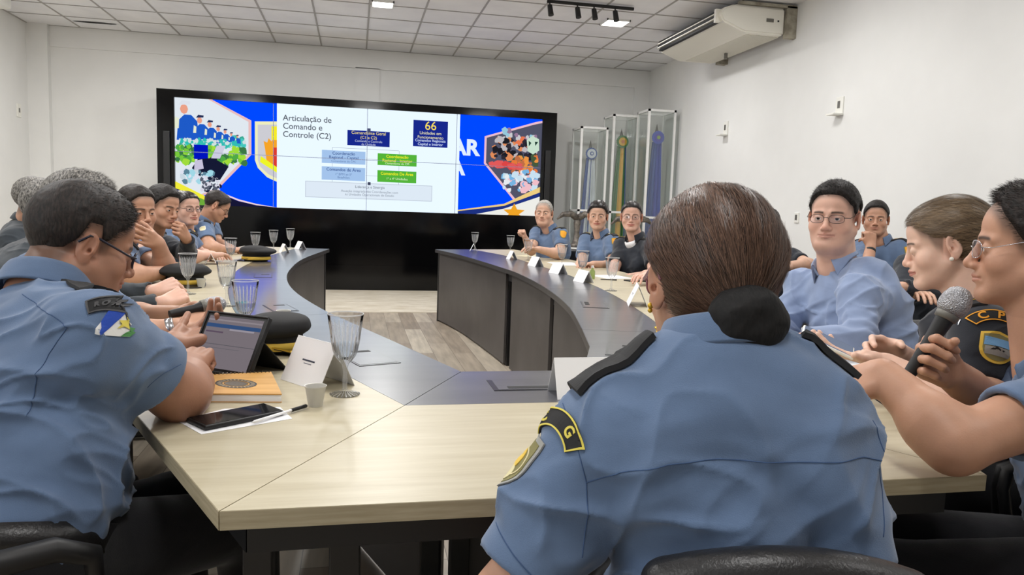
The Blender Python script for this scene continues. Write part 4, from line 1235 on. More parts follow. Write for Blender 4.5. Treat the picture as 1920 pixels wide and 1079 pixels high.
# ================================================================== HAND AND ARM
FING = [(.031, .089, .042, .026, .021, .0088), (.0105, .094, .046, .029, .022, .0090), (-.0105, .090, .042, .027, .021, .0086), (-.030, .081, .033, .021, .018, .0078)]
def hand_prims(xf, side, curl=((20, 25, 15),) * 4, thumb=((.5, .7, -.25), 15, 15), spread=3.0, s=1.0):
    """local frame: y to the fingers, z the back of the hand, thumb at x*side"""
    P = []
    def pt(v): return (v[0] * side * s, v[1] * s, v[2] * s)
    for (x, y, *_r), w in zip(FING, (.013, .0135, .013, .012)):
        P.append((cap(pt((x * .55, .012, .0)), pt((x, y - .002, .0)), .0135 * s, w * .82 * s, xf=xf), .012))
    P.append((cap(pt((.016, .014, -.008)), pt((.034, .052, -.012)), .0150 * s, .0135 * s, xf=xf), .014))
    P.append((cap(pt((-.020, .018, -.008)), pt((-.028, .062, -.007)), .0145 * s, .0120 * s, xf=xf), .012))
    for k, (x, y, l1, l2, l3, r) in enumerate(FING):
        c = curl[k]; a = 0; p = np.array((x, y, 0.)); sp = math.radians(spread * (1.5 - k)) 
        for L, da, r0, r1 in ((l1, c[0], r * 1.06, r * .98), (l2, c[1], r * .98, r * .92), (l3, c[2], r * .92, r * .80)):
            a += math.radians(da)
            d = np.array((math.sin(sp) * math.cos(a), math.cos(a) * math.cos(sp), -math.sin(a)))
            q = p + d * L
            P.append((cap(pt(p), pt(q), r0 * s, r1 * s, xf=xf), .0035)); p = q
    d0, b1, b2 = thumb; d = unit(d0); p = np.array((.026, .030, -.010))
    axis = unit(np.cross(d, (0.2, .3, -1.0)))
    q = p + d * .030; P.append((cap(pt(p), pt(q), .0135 * s, .0108 * s, xf=xf), .008)); p = q
    for L, ang, r0, r1 in ((.030, b1, .0104, .0100), (.025, b2, .0100, .0080)):
        R = np.array(Matrix.Rotation(math.radians(ang), 3, Vector(axis))); d = R @ d; q = p + d * L
        P.append((cap(pt(p), pt(q), r0 * s, r1 * s, xf=xf), .0035)); p = q
    return P
def arm_mesh(S, E, Wp, hdir, hnorm, side, vx=.004, scale=1.0, up=.6, slim=1.0, **hk):
    """bare arm from the upper arm to the fingertips"""
    S, E, Wp = _v(S), _v(E), _v(Wp)
    s0 = S + (E - S) * (1 - up)
    xf = XF(frame(hdir, hnorm), Wp)
    hp = hand_prims(xf, side, s=min(scale, 1.04), **hk)
    lo = np.minimum.reduce([s0 - .07, E - .07, Wp - .05] + [q[0][0] - .01 for q in hp]); hi = np.maximum.reduce([s0 + .07, E + .07, Wp + .05] + [q[0][1] + .01 for q in hp])
    F = Field(lo, hi, vx); k = scale
    k2 = k * slim; F.add(cap(s0, E, .052 * k2, .043 * k2), .02)
    d = Wp - E; m = E + d * .28; hx = xf.R[:, 2]
    F.add(cap(E, m, .042 * k2, .045 * k2), .03); F.add(cap(m, E + d * .98, .044 * k2, .0285 * k * (.5 + .5 * slim)), .03)
    F.add(cap(E + d * .7, xf.p((0, .012, 0)), .031 * k, .026 * k, flat=(hx, .78)), .02)
    for q, kk in hp: F.add(q, kk)
    V, Q = F.mesh(); V = relax(V, Q, 1, .4)
    return V, Q, xf

# ================================================================== PERSON
def surface_bvh(V, Q): return BVHTree.FromPolygons([Vector(v) for v in V], [tuple(int(i) for i in q) for q in Q])
def project_patch(name, poly_rings, origin, xdir, ydir, bvh, material, parent, lift=.0015, thick=.0012, reach=.12):
    """lay flat outlines on a garment: each outline is a list of (u, v) metres; every vertex is dropped onto the cloth"""
    x = Vector(xdir).normalized(); y = Vector(ydir); y = (y - x * y.dot(x)).normalized(); n = x.cross(y).normalized(); O = Vector(origin)
    bm = bmesh.new()
    for ring in poly_rings:
        f = bm.faces.new([bm.verts.new((u, v, 0)) for u, v in ring])
    bmesh.ops.triangulate(bm, faces=bm.faces)
    for _ in range(3):
        es = [e for e in bm.edges if e.calc_length() > .010]
        if not es: break
        bmesh.ops.subdivide_edges(bm, edges=es, cuts=1); bmesh.ops.triangulate(bm, faces=[f for f in bm.faces if len(f.verts) > 3])
    for v in bm.verts:
        p = O + x * v.co.x + y * v.co.y
        h, nn, i, d = bvh.ray_cast(p + n * reach * .5, -n, reach)
        if h is None:
            h, nn, i, d = bvh.find_nearest(p)
        if nn.dot(n) < 0: nn = -nn
        v.co = h + (nn * .6 + n * .4).normalized() * lift
    r = bmesh.ops.extrude_face_region(bm, geom=list(bm.faces)); 
    for v in [g for g in r['geom'] if isinstance(g, bmesh.types.BMVert)]: v.co += n * thick
    return obj(name, bm, material, parent)
def project_line(name, pts, bvh, ndir, r, material, parent, lift=.0004):
    n = Vector(ndir).normalized(); out = []
    P = [Vector(p) for p in pts]; Q = []
    for a, b in zip(P, P[1:]):
        for k in range(12): Q.append(a.lerp(b, k / 12))
    Q.append(P[-1])
    for p in Q:
        h, nn, i, d = bvh.ray_cast(p + n * .12, -n, .3)
        if h is not None: out.append(h + n * lift)
    bm = bmesh.new()
    if len(out) > 2: tube(bm, out, r, 6)
    return obj(name, bm, material, parent, smooth=True)
def glyphs(s, size, bold=.0):
    cu = bpy.data.curves.new('glyph', 'FONT'); cu.body = s; cu.size = size; cu.align_x = 'CENTER'; cu.align_y = 'CENTER'; cu.offset = bold; cu.resolution_u = 3
    tmp = bpy.data.objects.new('tmp', cu); COL.objects.link(tmp)
    me = bpy.data.meshes.new_from_object(tmp.evaluated_get(bpy.context.evaluated_depsgraph_get())); bpy.data.objects.remove(tmp)
    out = [[(me.vertices[i].co.x, me.vertices[i].co.y) for i in p.vertices] for p in me.polygons]
    bpy.data.meshes.remove(me); return out
def xform2(rings, dx, dy, rot=0):
    c, s = math.cos(rot), math.sin(rot)
    return [[(u * c - v * s + dx, u * s + v * c + dy) for u, v in r] for r in rings]
TONE = dict(mid=srgb(206, 164, 140), tan=srgb(188, 142, 116), light=srgb(222, 184, 164), pink=srgb(214, 170, 150), brown=srgb(166, 120, 96))
class Person: pass
def person(label, Hc, hyaw, N, P, byaw, E=None, Wr=None, S=None, pitch=0, roll=0, tone='mid', female=False, fat=0.0, hair='short', hmat=None, hk=None,
           top='shirt', tmat=None, sleeve='short', vx=.005, hs=1.0, sw=.185, build=1.0, belly=1.0, hands=None, group=None, gaze=(0, 0), collar=True, legs=True, folds=1.0, hairmask=True, slv=.62, armk=1.0, stubble=.25, asleeve=.0, hvx=None, avx=None, drop=.045, tshirt=None, lid=0.0, fall=.040, trap=.034):
    """hyaw/byaw in degrees: 0 looks along +Y, positive turns to +X"""
    o = Person(); Hc, N, P = _v(Hc), _v(N), _v(P)
    root = empty('person', (P[0], P[1], 0), 0, label, 'person', group); o.root = root
    T = Matrix.Translation((-P[0], -P[1], 0)); o.T = T
    def rel(V): return V - np.array([P[0], P[1], 0], np.float32)
    b = math.radians(byaw); fw = np.array((math.sin(b), math.cos(b), 0)); rt = np.array((math.cos(b), -math.sin(b), 0)); up = unit(N - P); rt = unit(rt - up * (rt @ up)); fw = np.cross(up, rt)
    o.fw, o.rt, o.up = fw, rt, up
    if S is None: S = (N - rt * sw - up * drop, N + rt * sw - up * drop)
    S = [_v(q) for q in S]; o.S = S
    if E is None: E = (S[0] + fw * .20 - up * .20 - rt * .03, S[1] + fw * .20 - up * .20 + rt * .03)
    E = [_v(q) for q in E]
    if Wr is None: Wr = (E[0] + fw * .20 + rt * .12, E[1] + fw * .20 - rt * .12)
    Wr = [_v(q) for q in Wr]
    # head matrix
    hy = math.radians(-hyaw)
    Mh = Matrix.Translation((Hc[0] - P[0], Hc[1] - P[1], Hc[2])) @ Matrix.Rotation(hy, 4, 'Z') @ Matrix.Rotation(math.radians(pitch), 4, 'X') @ Matrix.Rotation(math.radians(roll), 4, 'Y') @ Matrix.Scale(hs, 4)
    o.Mh = Mh
    Mi = Mh.inverted(); nk = Mi @ Vector(rel(N + up * .0))
    hv = hvx or vx * .6
    F = head_field(hv, female, fat, tuple(nk), .050 if female else .057 + fat * .8, lid)
    V, Q = F.mesh(); V = relax(V, Q, 1, .35)
    hm = hmat or h_black
    hc = hm.node_tree.nodes['Color Ramp'].color_ramp.elements[0].color
    tn = np.array(TONE[tone][:3])
    mid = [c_ * .8 + t_ * .2 for c_, t_ in zip(hc, tn)]
    C = skin_colours(V, tn, mid, female, stubble, hairline=hairmask)
    ev, eq, ec = eyes(gaze)
    M = np.array(Mh); tf = lambda A: (A @ M[:3, :3].T + M[:3, 3]).astype(np.float32)
    VV = [tf(V), tf(ev)]; QQ = [Q, eq + len(V)]; CC = [C, ec]; n = len(V) + len(ev); neye = (len(Q), len(Q) + len(eq))
    hands = hands or (None, None)
    av = avx or vx * .8
    o.hx = []
    for i, sd in ((0, 1), (1, -1)):   # 0 left hand, 1 right hand (thumb side: left hand thumb at +x of frame with palm down)
        h = dict(hands[i] or {})
        if h.get('skip'): o.hx.append(None); continue
        hd = h.pop('dir', unit(Wr[i] - E[i])); hn = h.pop('norm', (0, 0, 1))
        a, q, xf = arm_mesh(S[i], E[i], Wr[i], hd, hn, sd, av, armk * (.9 if female else 1.0), .75, slim=.66 if sleeve == 'long' else 1.0, **h)
        VV.append(rel(a).astype(np.float32)); QQ.append(q + n); CC.append(np.tile(tn, (len(a), 1))); n += len(a); o.hx.append(xf)
    # chest under the garment (shows in the open collar)
    G = Field(rel(N) - .22, rel(N) + .22, .008)
    xt = XF(np.stack([rt, fw, up], 1), rel(N))
    G.add(ell((0, .004, -.10), (.095, .070, .10), xf=xt), .02); G.add(cap((0, 0, -.02), (0, 0, .02), .045, .045, xf=xt), .03)
    a, q = G.mesh(); VV.append(a); QQ.append(q + n); CC.append(np.tile(tn, (len(a), 1)))
    Vb = np.concatenate(VV); Qb = np.concatenate(QQ); Cb = np.concatenate(CC)
    body = mesh_np('body', Vb, Qb, [m_skin, m_eye], root); set_col(body, Cb)
    mi = np.zeros(len(body.data.polygons), np.int32)
    if len(mi) == len(Qb): mi[neye[0]:neye[1]] = 1; body.data.polygons.foreach_set('material_index', mi)
    o.body = body
    # hair
    hk = dict(hk or {})
    if hair == 'short': o.hair = make_hair_short('hair', Mh, root, hm, **hk)
    elif hair == 'slick': o.hair = make_hair_slick(Mh, root, hm, **hk)
    # garment
    tm = tmat or m_shirt
    lo = np.minimum.reduce([P - .28, N - .2] + [q - .10 for q in S] + [S[i] + (E[i] - S[i]) * (1 if sleeve == 'long' else .8) - .09 for i in (0, 1)] + ([q - .07 for q in Wr] + [q - .09 for q in E] if sleeve == 'long' else []))
    hi = np.maximum.reduce([P + .28, N + .12] + [q + .10 for q in S] + [S[i] + (E[i] - S[i]) * (1 if sleeve == 'long' else .8) + .09 for i in (0, 1)] + ([q + .07 for q in Wr] + [q + .09 for q in E] if sleeve == 'long' else []))
    lo[2] = P[2] - .10; 
    F = Field(lo, hi, vx); X = XF(np.stack([rt, fw, up], 1), P); L = float(np.linalg.norm(N - P)); bd = build
    F.add(ell((0, .0, .02), (.168 * bd, .125 * belly, .13), xf=X), .02)
    F.add(ell((0, .012, L * .34), (.158 * bd * (1 + (belly - 1) * .5), .118 * belly, .17), xf=X), .06)
    F.add(ell((0, .0, L * .66), (.172 * bd, .118, .18), xf=X), .05)
    if female: F.add(ell((-.07, .085, L * .62), (.065, .055, .065), xf=X), .05); F.add(ell((.07, .085, L * .62), (.065, .055, .065), xf=X), .05)
    F.add(cap((-sw * .60, -.012, L - .085), (sw * .60, -.012, L - .085), .070, .070, xf=X), .05)
    for i, sg in ((0, -1), (1, 1)):
        F.add(cap(X.p((sg * .025, -.012, L - trap)), S[i] - up * .004, .046, .050), .035)
        F.add(cap(X.p((sg * .10 * bd, -.03, L * .62)), S[i] - up * .03, .075, .06), .05)
    for i in (0, 1):
        A = Field(lo, hi, vx); u = unit(E[i] - S[i]); Ls = float(np.linalg.norm(E[i] - S[i]))
        if sleeve == 'short':
            ce = S[i] + u * Ls * slv
            A.add(cap(S[i], ce + u * .05, .063 * armk, (.060 + asleeve) * armk), .01)
            A.clip(ce, u, .004)
            if vx < .008: A.sub(cap(ce - u * .012, ce + u * .1, (.049 + asleeve * .6) * armk, (.050 + asleeve * .6) * armk), .002)
        elif sleeve == 'long':
            w = unit(Wr[i] - E[i]); ce = Wr[i] - w * .012
            A.add(cap(S[i], E[i], .060 * armk, .052 * armk), .01); A.add(cap(E[i], ce + w * .04, .054 * armk, .040 * armk), .02)
            A.clip(ce, w, .003)
            A.sub(cap(ce - w * .012, ce + w * .1, .031 * armk, .032 * armk), .002)
        F.merge(A, .035)
    F.clip(P - np.array((0, 0, .05)), (0, 0, -1), .006)
    F.sub(cap(N + up * .03 + fw * .012, N + up * .15 + fw * .03, .062, .085), .01)
    V, Q = F.mesh(); V = relax(V, Q, 2, .5)
    # cloth folds
    Nn = normals(V, Q); rr = (V - P) @ rt; uu = (V - P) @ up; ff = (V - P) @ fw
    fo = vnoise(np.c_[rr * 7, ff * 7, uu * 16 + 3 * vnoise(V * 5)]) * .0045 + vnoise(np.c_[rr * 14, ff * 14, uu * 34 + 2 * vnoise(V * 9)]) * .0018
    rid = 1 - np.abs(vnoise(np.c_[rr * 5 + uu * 4, ff * 5, uu * 11 - rr * 5 + 7]))
    fo += (rid ** 4) * .006 * smst(.9, .2, uu / L)
    wv = vnoise(V * 4.2 + 3) * 1.3; wz = vnoise(V * 3.1 + 9) * 1.2
    r1 = 1 - np.abs(vnoise(np.c_[rr * 5.5 + wv, ff * 5.5 + wv, uu * 12 + wz + rr * 4])); r2 = 1 - np.abs(vnoise(np.c_[rr * 11 - uu * 6 + wz, ff * 11, uu * 15 + wv * 2 + 5]))
    fo += (r1 ** 5) * .0085 * (.35 + .65 * smst(.95, .35, uu / L)) + (r2 ** 6) * .0045 - .003
    for i in (0, 1):
        u = unit(E[i] - S[i]); t = (V - S[i]) @ u; dd = np.linalg.norm(V - S[i] - t[:, None] * u, axis=1)
        w = np.exp(-(dd / .09) ** 2) * (t > -.02)
        fo += w * vnoise(np.c_[(V - S[i]) @ rt * 8, (V - S[i]) @ up * 8 + t * 22, t * 14 + i]) * (.004 if sleeve == 'long' else .0022)
        if sleeve == 'long':
            de = np.linalg.norm(V - E[i], axis=1); fo += np.exp(-(de / .09) ** 2) * np.sin(t * 150 + 4 * vnoise(V * 12)) * .003
        arm = np.exp(-(np.linalg.norm(V - (S[i] - up * .12 - rt * (1 if i else -1) * .03), axis=1) / .10) ** 2)
        fo += arm * np.abs(vnoise(np.c_[(rr * 8 - uu * 22), ff * 6, uu * 5 + i * 9])) * .009
    if sleeve == 'short':
        for i in (0, 1):
            u = unit(E[i] - S[i]); t = (V - S[i]) @ u; dd = np.linalg.norm(V - S[i] - t[:, None] * u, axis=1); ln_ = float(np.linalg.norm(E[i] - S[i])) * slv
            fo = fo * (1 - smst(ln_ - .055, ln_ - .030, t) * (dd < .085 * armk))
    V = V + Nn * (fo * folds)[:, None]
    V = rel(V).astype(np.float32)
    o.shirt = mesh_np(top, V, Q, tm, root); o.V, o.Q = V, Q; o.bvh = surface_bvh(V, Q); o.X = X; o.L = L; o.E = E; o.Wr = Wr; o.N = N; o.P = P
    if collar: make_collar(o, tm, rel, fall=fall)
    if tshirt is not None:
        bm = bmesh.new(); c = rel(N + fw * .05 - up * .02)
        M_ = Matrix.Translation(c) @ Matrix(np.stack([rt, fw, up], 1).tolist()).to_4x4()
        lathe(bm, [(.0, -.05), (.05, -.045), (.056, .0), (.052, .02), (.046, .02)], 20, M=M_ @ Matrix.Rotation(math.radians(-20), 4, 'X')); obj('undershirt', bm, tshirt, root, smooth=True)
    # trousers, seated
    if legs:
        K = [P + fw * .44 + rt * sg * .11 - np.array((0, 0, .04)) for sg in (-1, 1)]; A_ = [k + fw * .03 - np.array((0, 0, .42)) for k in K]
        for q in K + A_: q[2] = max(q[2], .08)
        for q in K: q[2] = .50
        l_ = np.minimum.reduce([P - .22] + [q - .12 for q in K + A_]); h_ = np.maximum.reduce([P + .22] + [q + .12 for q in K + A_])
        G = Field(l_, h_, .012)
        G.add(ell(P - np.array((0, 0, .01)), (.175 * bd, .15, .115), R=np.stack([rt, fw, up], 1)), .02)
        for i, sg in enumerate((-1, 1)):
            G.add(cap(P + rt * sg * .09 - np.array((0, 0, .03)), K[i], .095, .068), .04); G.add(cap(K[i], A_[i], .066, .056), .03)
        V, Q = G.mesh(); V = relax(V, Q, 1); mesh_np('trousers', rel(V), Q, m_trouser, root)
        for i in (0, 1):
            G = Field(A_[i] - np.array((.2, .2, .09)), A_[i] + .2, .009); h2 = unit((fw[0], fw[1], 0)); a0 = A_[i].copy(); a0[2] = .045
            G.add(cap(a0 - h2 * .03, a0 + h2 * .17, .040, .034), .02); G.add(cap(a0 - h2 * .01, a0 + np.array((0, 0, .07)), .042, .04), .02); G.clip((0, 0, .004), (0, 0, -1), .003)
            V, Q = G.mesh(); mesh_np('shoe', rel(V), Q, m_leather, root)
    return o
def make_collar(o, m, rel, open_=38, h=.034, fall=.040, r=.062):
    """shirt collar: a stand turned over, open at the throat"""
    n = 40; V = []; Q = []
    c = o.N + o.up * .018 + o.fw * .008
    tilt = unit(o.up * 1.0 + o.fw * .12)
    X = np.cross(o.fw, tilt); X = unit(X); Y = np.cross(tilt, X)
    for k in range(n + 1):
        a = math.radians(open_ + (360 - 2 * open_) * k / n); front = max(0, math.cos(a)) ; pt = max(0, 1 - min(k, n - k) / 5.0)
        sx, sy = math.sin(a), math.cos(a)
        dz = -.020 * front; ff = fall + .022 * pt; push = .0
        prof = [(r, -.006), (r + .002, h), (r + .006, h + .004), (r + .013, h - .002), (r + .022 + .006 * front, h - ff), (r + .019 + .006 * front, h - ff - .001), (r + .010, h - .008), (r + .006, -.006)]
        for rr, z in prof:
            V.append(c + X * sx * rr * 1.02 + Y * sy * (rr * 1.08) + tilt * (z + dz))
    m_ = 8
    for k in range(n):
        for j in range(m_):
            a = k * m_ + j; b = k * m_ + (j + 1) % m_
            Q.append((a, b, b + m_, a + m_))
    Q.append(tuple(range(4))); Q.append((0, 3, 4, 7)); Q.append((4, 5, 6, 7)); e = n * m_
    Q += [(e + 3, e + 2, e + 1, e), (e + 7, e + 4, e + 3, e), (e + 7, e + 6, e + 5, e + 4)]
    ob = mesh_np('collar', rel(np.array(V, np.float32)), np.array(Q), m, o.root)
    md = ob.modifiers.new('s', 'SUBSURF'); md.levels = 1; md.render_levels = 1
    o.collar = ob
def glasses(o, rim, thin=.0011, w=.024, h=.017, full=True, half=False, lens=True):
    """spectacles in head space"""
    t = empty('glasses', (0, 0, 0)); t.parent = o.root; M = o.Mh
    bm = bmesh.new()
    for s in (-1, 1):
        pts = []
        for k in range(20):
            a = 2 * PI * k / 20; ca, sa = math.cos(a), math.sin(a)
            x = s * .0325 + w * math.copysign(abs(ca) ** .7, ca); z = .001 + h * math.copysign(abs(sa) ** .75, sa)
            pts.append(Vector((x, .106 - .012 * (abs(x) / .05) ** 2, z)))
        tube(bm, pts, thin, 6, closed=True)
    tube(bm, [(-.010, .106, .004), (0, .1085, .006), (.010, .106, .004)], thin, 6)
    bmesh.ops.transform(bm, matrix=M, verts=bm.verts)
    f = obj('glasses_frame', bm, rim, t, smooth=True)
    bm = bmesh.new()
    for s in (-1, 1):
        tube(bm, [(s * .056, .094, .006), (s * .072, .075, .006), (s * .0835, .008, .024), (s * .0840, -.012, .026), (s * .0825, -.030, .008)], thin * 1.25, 6)
    bmesh.ops.transform(bm, matrix=M, verts=bm.verts); obj('temple_arm', bm, rim, t, smooth=True)
    if lens:
        for s in (-1, 1):
            bm = bmesh.new(); vs = []
            for k in range(20):
                a = 2 * PI * k / 20; ca, sa = math.cos(a), math.sin(a)
                x = s * .0325 + w * math.copysign(abs(ca) ** .7, ca); z = .001 + h * math.copysign(abs(sa) ** .75, sa)
                vs.append(bm.verts.new((x, .106 - .012 * (abs(x) / .05) ** 2, z)))
            bm.faces.new(vs); bmesh.ops.transform(bm, matrix=M, verts=bm.verts); obj('lens', bm, m_lens, t)
    return t
def epaulette(o, i, m=None, bars=0, L=.115, w=.052, lift=.0025, goldm=None, tilt=0.0, f0=.36, ext=.028):
    """shoulder board lying along the shoulder seam from the collar to the sleeve head"""
    rel = np.array([o.P[0], o.P[1], 0]); a = _v(o.N) + (o.S[i] - o.N) * f0; b = o.S[i] + unit(o.S[i] - o.N) * ext
    x = Vector(unit(b - a)); y = Vector(o.fw); n = x.cross(y)
    if n.dot(Vector(o.up)) < 0: y = -y
    c = (a + b) / 2 - rel; ln = float(np.linalg.norm(b - a))
    e = project_patch('epaulette', [[(-ln / 2, -w * .40), (ln / 2, -w * .5), (ln / 2, w * .5), (-ln / 2, w * .40)]], c, x, y, o.bvh, m or m_patchblack, o.root, lift=lift, thick=.005 + tilt, reach=.3)
    for k in range(bars):
        project_patch('rank_star', [[(ln * (-.15 + .22 * k) + r_ * math.cos(q), r_ * math.sin(q)) for q, r_ in [(2 * PI * j / 10, .010 if j % 2 else .006) for j in range(10)]]], c, x, y, o.bvh, goldm or m_gold_flat, e, lift=lift + .0062 + tilt, thick=.0015, reach=.3)
    return e
# ================================================================== THE PEOPLE
NEAR = dict(vx=.0045, hvx=.0017, avx=.0024)
MID = dict(vx=.0065, hvx=.0022, avx=.0032)
FAR = dict(vx=.009, hvx=.0030, avx=.0042)
V3 = lambda *a: np.array(a, np.float32)
cast = {}
m_bun = hairmat('hair_net_black', srgb(6, 6, 7), srgb(18, 16, 16), .7)
CURL = ((25, 35, 20), (30, 38, 22), (34, 40, 24), (38, 42, 26))
FIST = ((75, 85, 50), (78, 88, 52), (80, 90, 55), (82, 90, 55))
OPEN = ((12, 18, 10), (12, 18, 10), (14, 20, 12), (16, 24, 14))
TH = ((.55, .75, -.35), 15, 20)
TFIST = ((.25, .7, -.7), 35, 35)
# --- woman with the bun, seen from behind
o = cast['bun'] = person('officer in blue uniform seen from behind with brown hair in a black bun', at(1330, 536, 1.06), 4, at(1356, 672, .985), at(1385, 1170, .97), 14,
    S=(at(1152, 798, .965), at(1518, 806, .955)), E=(at(945, 1130, .93), at(1588, 1120, .90)), Wr=(at(1010, 1160, 1.12), at(1560, 1170, 1.12)),
    tone='tan', female=True, hair='slick', hmat=h_slick, hk=dict(vx=.0026, thick=.013, fullness=.007, strands=16000, bun=(.0, -.108, -.040), bunr=(.050, .036, .044), bund=(-.0, -.012, 0), bunmat=m_bun),
    hs=1.0, sw=.15, build=.98, belly=1.0, armk=.98, slv=.84, asleeve=.008, folds=1.75, trap=.064, pitch=-4, **NEAR)
# --- big man with the tablet, left foreground
o = cast['tablet'] = person('spectacled officer in blue uniform bent over a tablet in the left foreground', at(150, 464, 1.50), 56, at(78, 560, 1.42), V3(-.58, 1.36, .58), 42,
    S=(at(28, 600, 1.62), at(170, 628, 1.29)), E=(at(215, 690, 1.85), at(338, 738, 1.47)), Wr=(at(322, 650, 1.86), at(352, 690, 1.70)),
    pitch=-17, roll=0, tone='brown', fat=.005, hair='short', hmat=h_brown, hk=dict(vx=.003, thick=.007, top=.010, strands=16000, slen=.010, rough=.0007, comb=(0, .9, -.05)),
    hs=.955, build=1.12, belly=1.3, armk=1.22, slv=.66, asleeve=.006, folds=1.8, lid=.9, fall=.052,
    hands=(dict(dir=at(392, 622, 1.95) - at(322, 650, 1.86), norm=F_ * 1.0 + R_ * .5, curl=CURL, thumb=((.5, .8, -.1), 5, 5)), dict(dir=at(372, 655, 1.80) - at(352, 690, 1.70), norm=(-.1, -.2, 1), curl=FIST, thumb=TFIST)), **NEAR)
# --- man with the microphone, right foreground
o = cast['mic'] = person('spectacled officer in blue uniform speaking into a microphone at the right', at(1942, 473, 1.50), -47, at(1985, 700, 1.47), V3(1.41, 1.04, .57), -55,
    S=(at(2015, 750, 1.30), at(1935, 720, 1.66)), E=(at(1788, 835, 1.25), at(1880, 775, 1.66)), Wr=(at(1656, 702, 1.37), at(1782, 700, 1.53)),
    tone='tan', hair='short', hmat=h_brown, hk=dict(vx=.003, thick=.010, top=.008, strands=12000, recede=.014, slen=.012), hs=1.03, build=1.05, belly=1.1, armk=1.05, slv=.56, asleeve=.004, stubble=.3,
    hands=(dict(dir=at(1584, 722, 1.37) - at(1656, 702, 1.37), norm=-F_ * .5 + U_ * .85 - R_ * .2, curl=((25, 40, 25), (38, 45, 30), (48, 50, 30), (55, 50, 30)), thumb=((.15, .25, -.95), 5, 8)),
           dict(dir=at(1722, 662, 1.50) - at(1782, 700, 1.53), norm=F_ * 1.0 - R_ * .2 + U_ * .1, curl=((62, 80, 45), (66, 82, 48), (68, 84, 48), (70, 84, 48)), thumb=((.15, .85, -.5), 8, 12))), **NEAR)
# --- woman in dark uniform with the phone
o = cast['phone'] = person('officer in dark uniform with hair pulled back, looking down at a phone', at(1778, 463, 1.95), -50, at(1838, 590, 1.92), V3(1.68, 1.52, .57), -62,
    S=(at(1842, 622, 1.74), at(1778, 618, 2.10)), E=(at(1822, 772, 1.68), at(1762, 720, 2.12)), Wr=(at(1662, 684, 1.80), at(1690, 668, 1.95)),
    pitch=-13, lid=1.0, gaze=(0, -.4), tone='light', female=True, hair='slick', hmat=h_slick2, hk=dict(vx=.0028, thick=.009, fullness=.006, strands=9000, bun=(0, -.108, .004), bunr=(.034, .020, .034), bunmat=h_black),
    tmat=m_dark, hs=.97, sw=.165, build=.95, armk=1.08, slv=.66, asleeve=.006,
    hands=(dict(dir=at(1578, 664, 1.84) - at(1662, 684, 1.80), norm=(-.1, -.1, -1), curl=OPEN, thumb=((.75, .5, .2), 10, 10)), dict(dir=at(1606, 642, 1.92) - at(1690, 668, 1.95), norm=(-.3, .6, .4), curl=CURL, thumb=((.5, .7, -.4), 20, 20))), **NEAR)
# --- civilian in pale blue shirt
o = cast['civ'] = person('spectacled civilian in a pale blue long-sleeved shirt turning to the camera', at(1564, 412, 2.66), -131, at(1570, 500, 2.70), V3(1.84, 2.26, .57), -106,
    S=(at(1612, 548, 2.48), at(1502, 536, 2.88)), E=(at(1604, 640, 2.36), at(1466, 622, 2.78)), Wr=(at(1502, 640, 2.34), at(1450, 640, 2.5)),
    tone='pink', fat=.003, hair='short', hmat=h_black, hk=dict(vx=.003, thick=.009, top=.010, strands=7000), sleeve='long', tmat=m_shirt_civ, build=1.06, belly=1.3, folds=1.7, stubble=.2, **MID)
# --- second row
o = cast['chin'] = person('officer in blue uniform seated by the right wall with a hand at the mouth', at(1642, 413, 5.2), -142, at(1650, 456, 5.22), at(1665, 590, 5.2), -125,
    S=(at(1690, 468, 5.1), at(1616, 466, 5.3)), E=(at(1706, 530, 5.0), at(1622, 515, 4.95)), Wr=(at(1672, 548, 4.8), at(1633, 463, 5.05)), tone='tan', hmat=h_black, hk=dict(vx=.004, top=.010),
    hands=(None, dict(dir=at(1632, 440, 5.05) - at(1633, 463, 5.05), norm=F_ * -1.0 + U_ * .1, curl=FIST, thumb=TFIST)), **FAR)
o = cast['crossed'] = person('dark-jacketed officer with folded arms half hidden behind the phone-reading woman', at(1752, 432, 4.1), -120, at(1748, 482, 4.1), at(1762, 640, 4.1), -115,
    S=(at(1800, 505, 3.95), at(1702, 496, 4.2)), E=(at(1800, 560, 3.8), at(1692, 556, 4.0)), Wr=(at(1690, 538, 3.75), at(1718, 552, 3.8)), tone='mid', tmat=m_dark, sleeve='long', build=1.1, belly=1.3, hk=dict(vx=.004), **FAR)
o = cast['backrow'] = person('person behind the bun-haired woman with only a forearm and dark chair showing', at(1440, 424, 5.6), -140, at(1444, 468, 5.65), at(1455, 585, 5.6), -115,
    S=(at(1484, 482, 5.5), at(1410, 480, 5.7)), E=(at(1516, 497, 5.3), at(1410, 520, 5.4)), Wr=(at(1478, 499, 5.05), at(1430, 520, 5.1)), tone='mid', tmat=m_dark, hk=dict(vx=.004), **FAR)
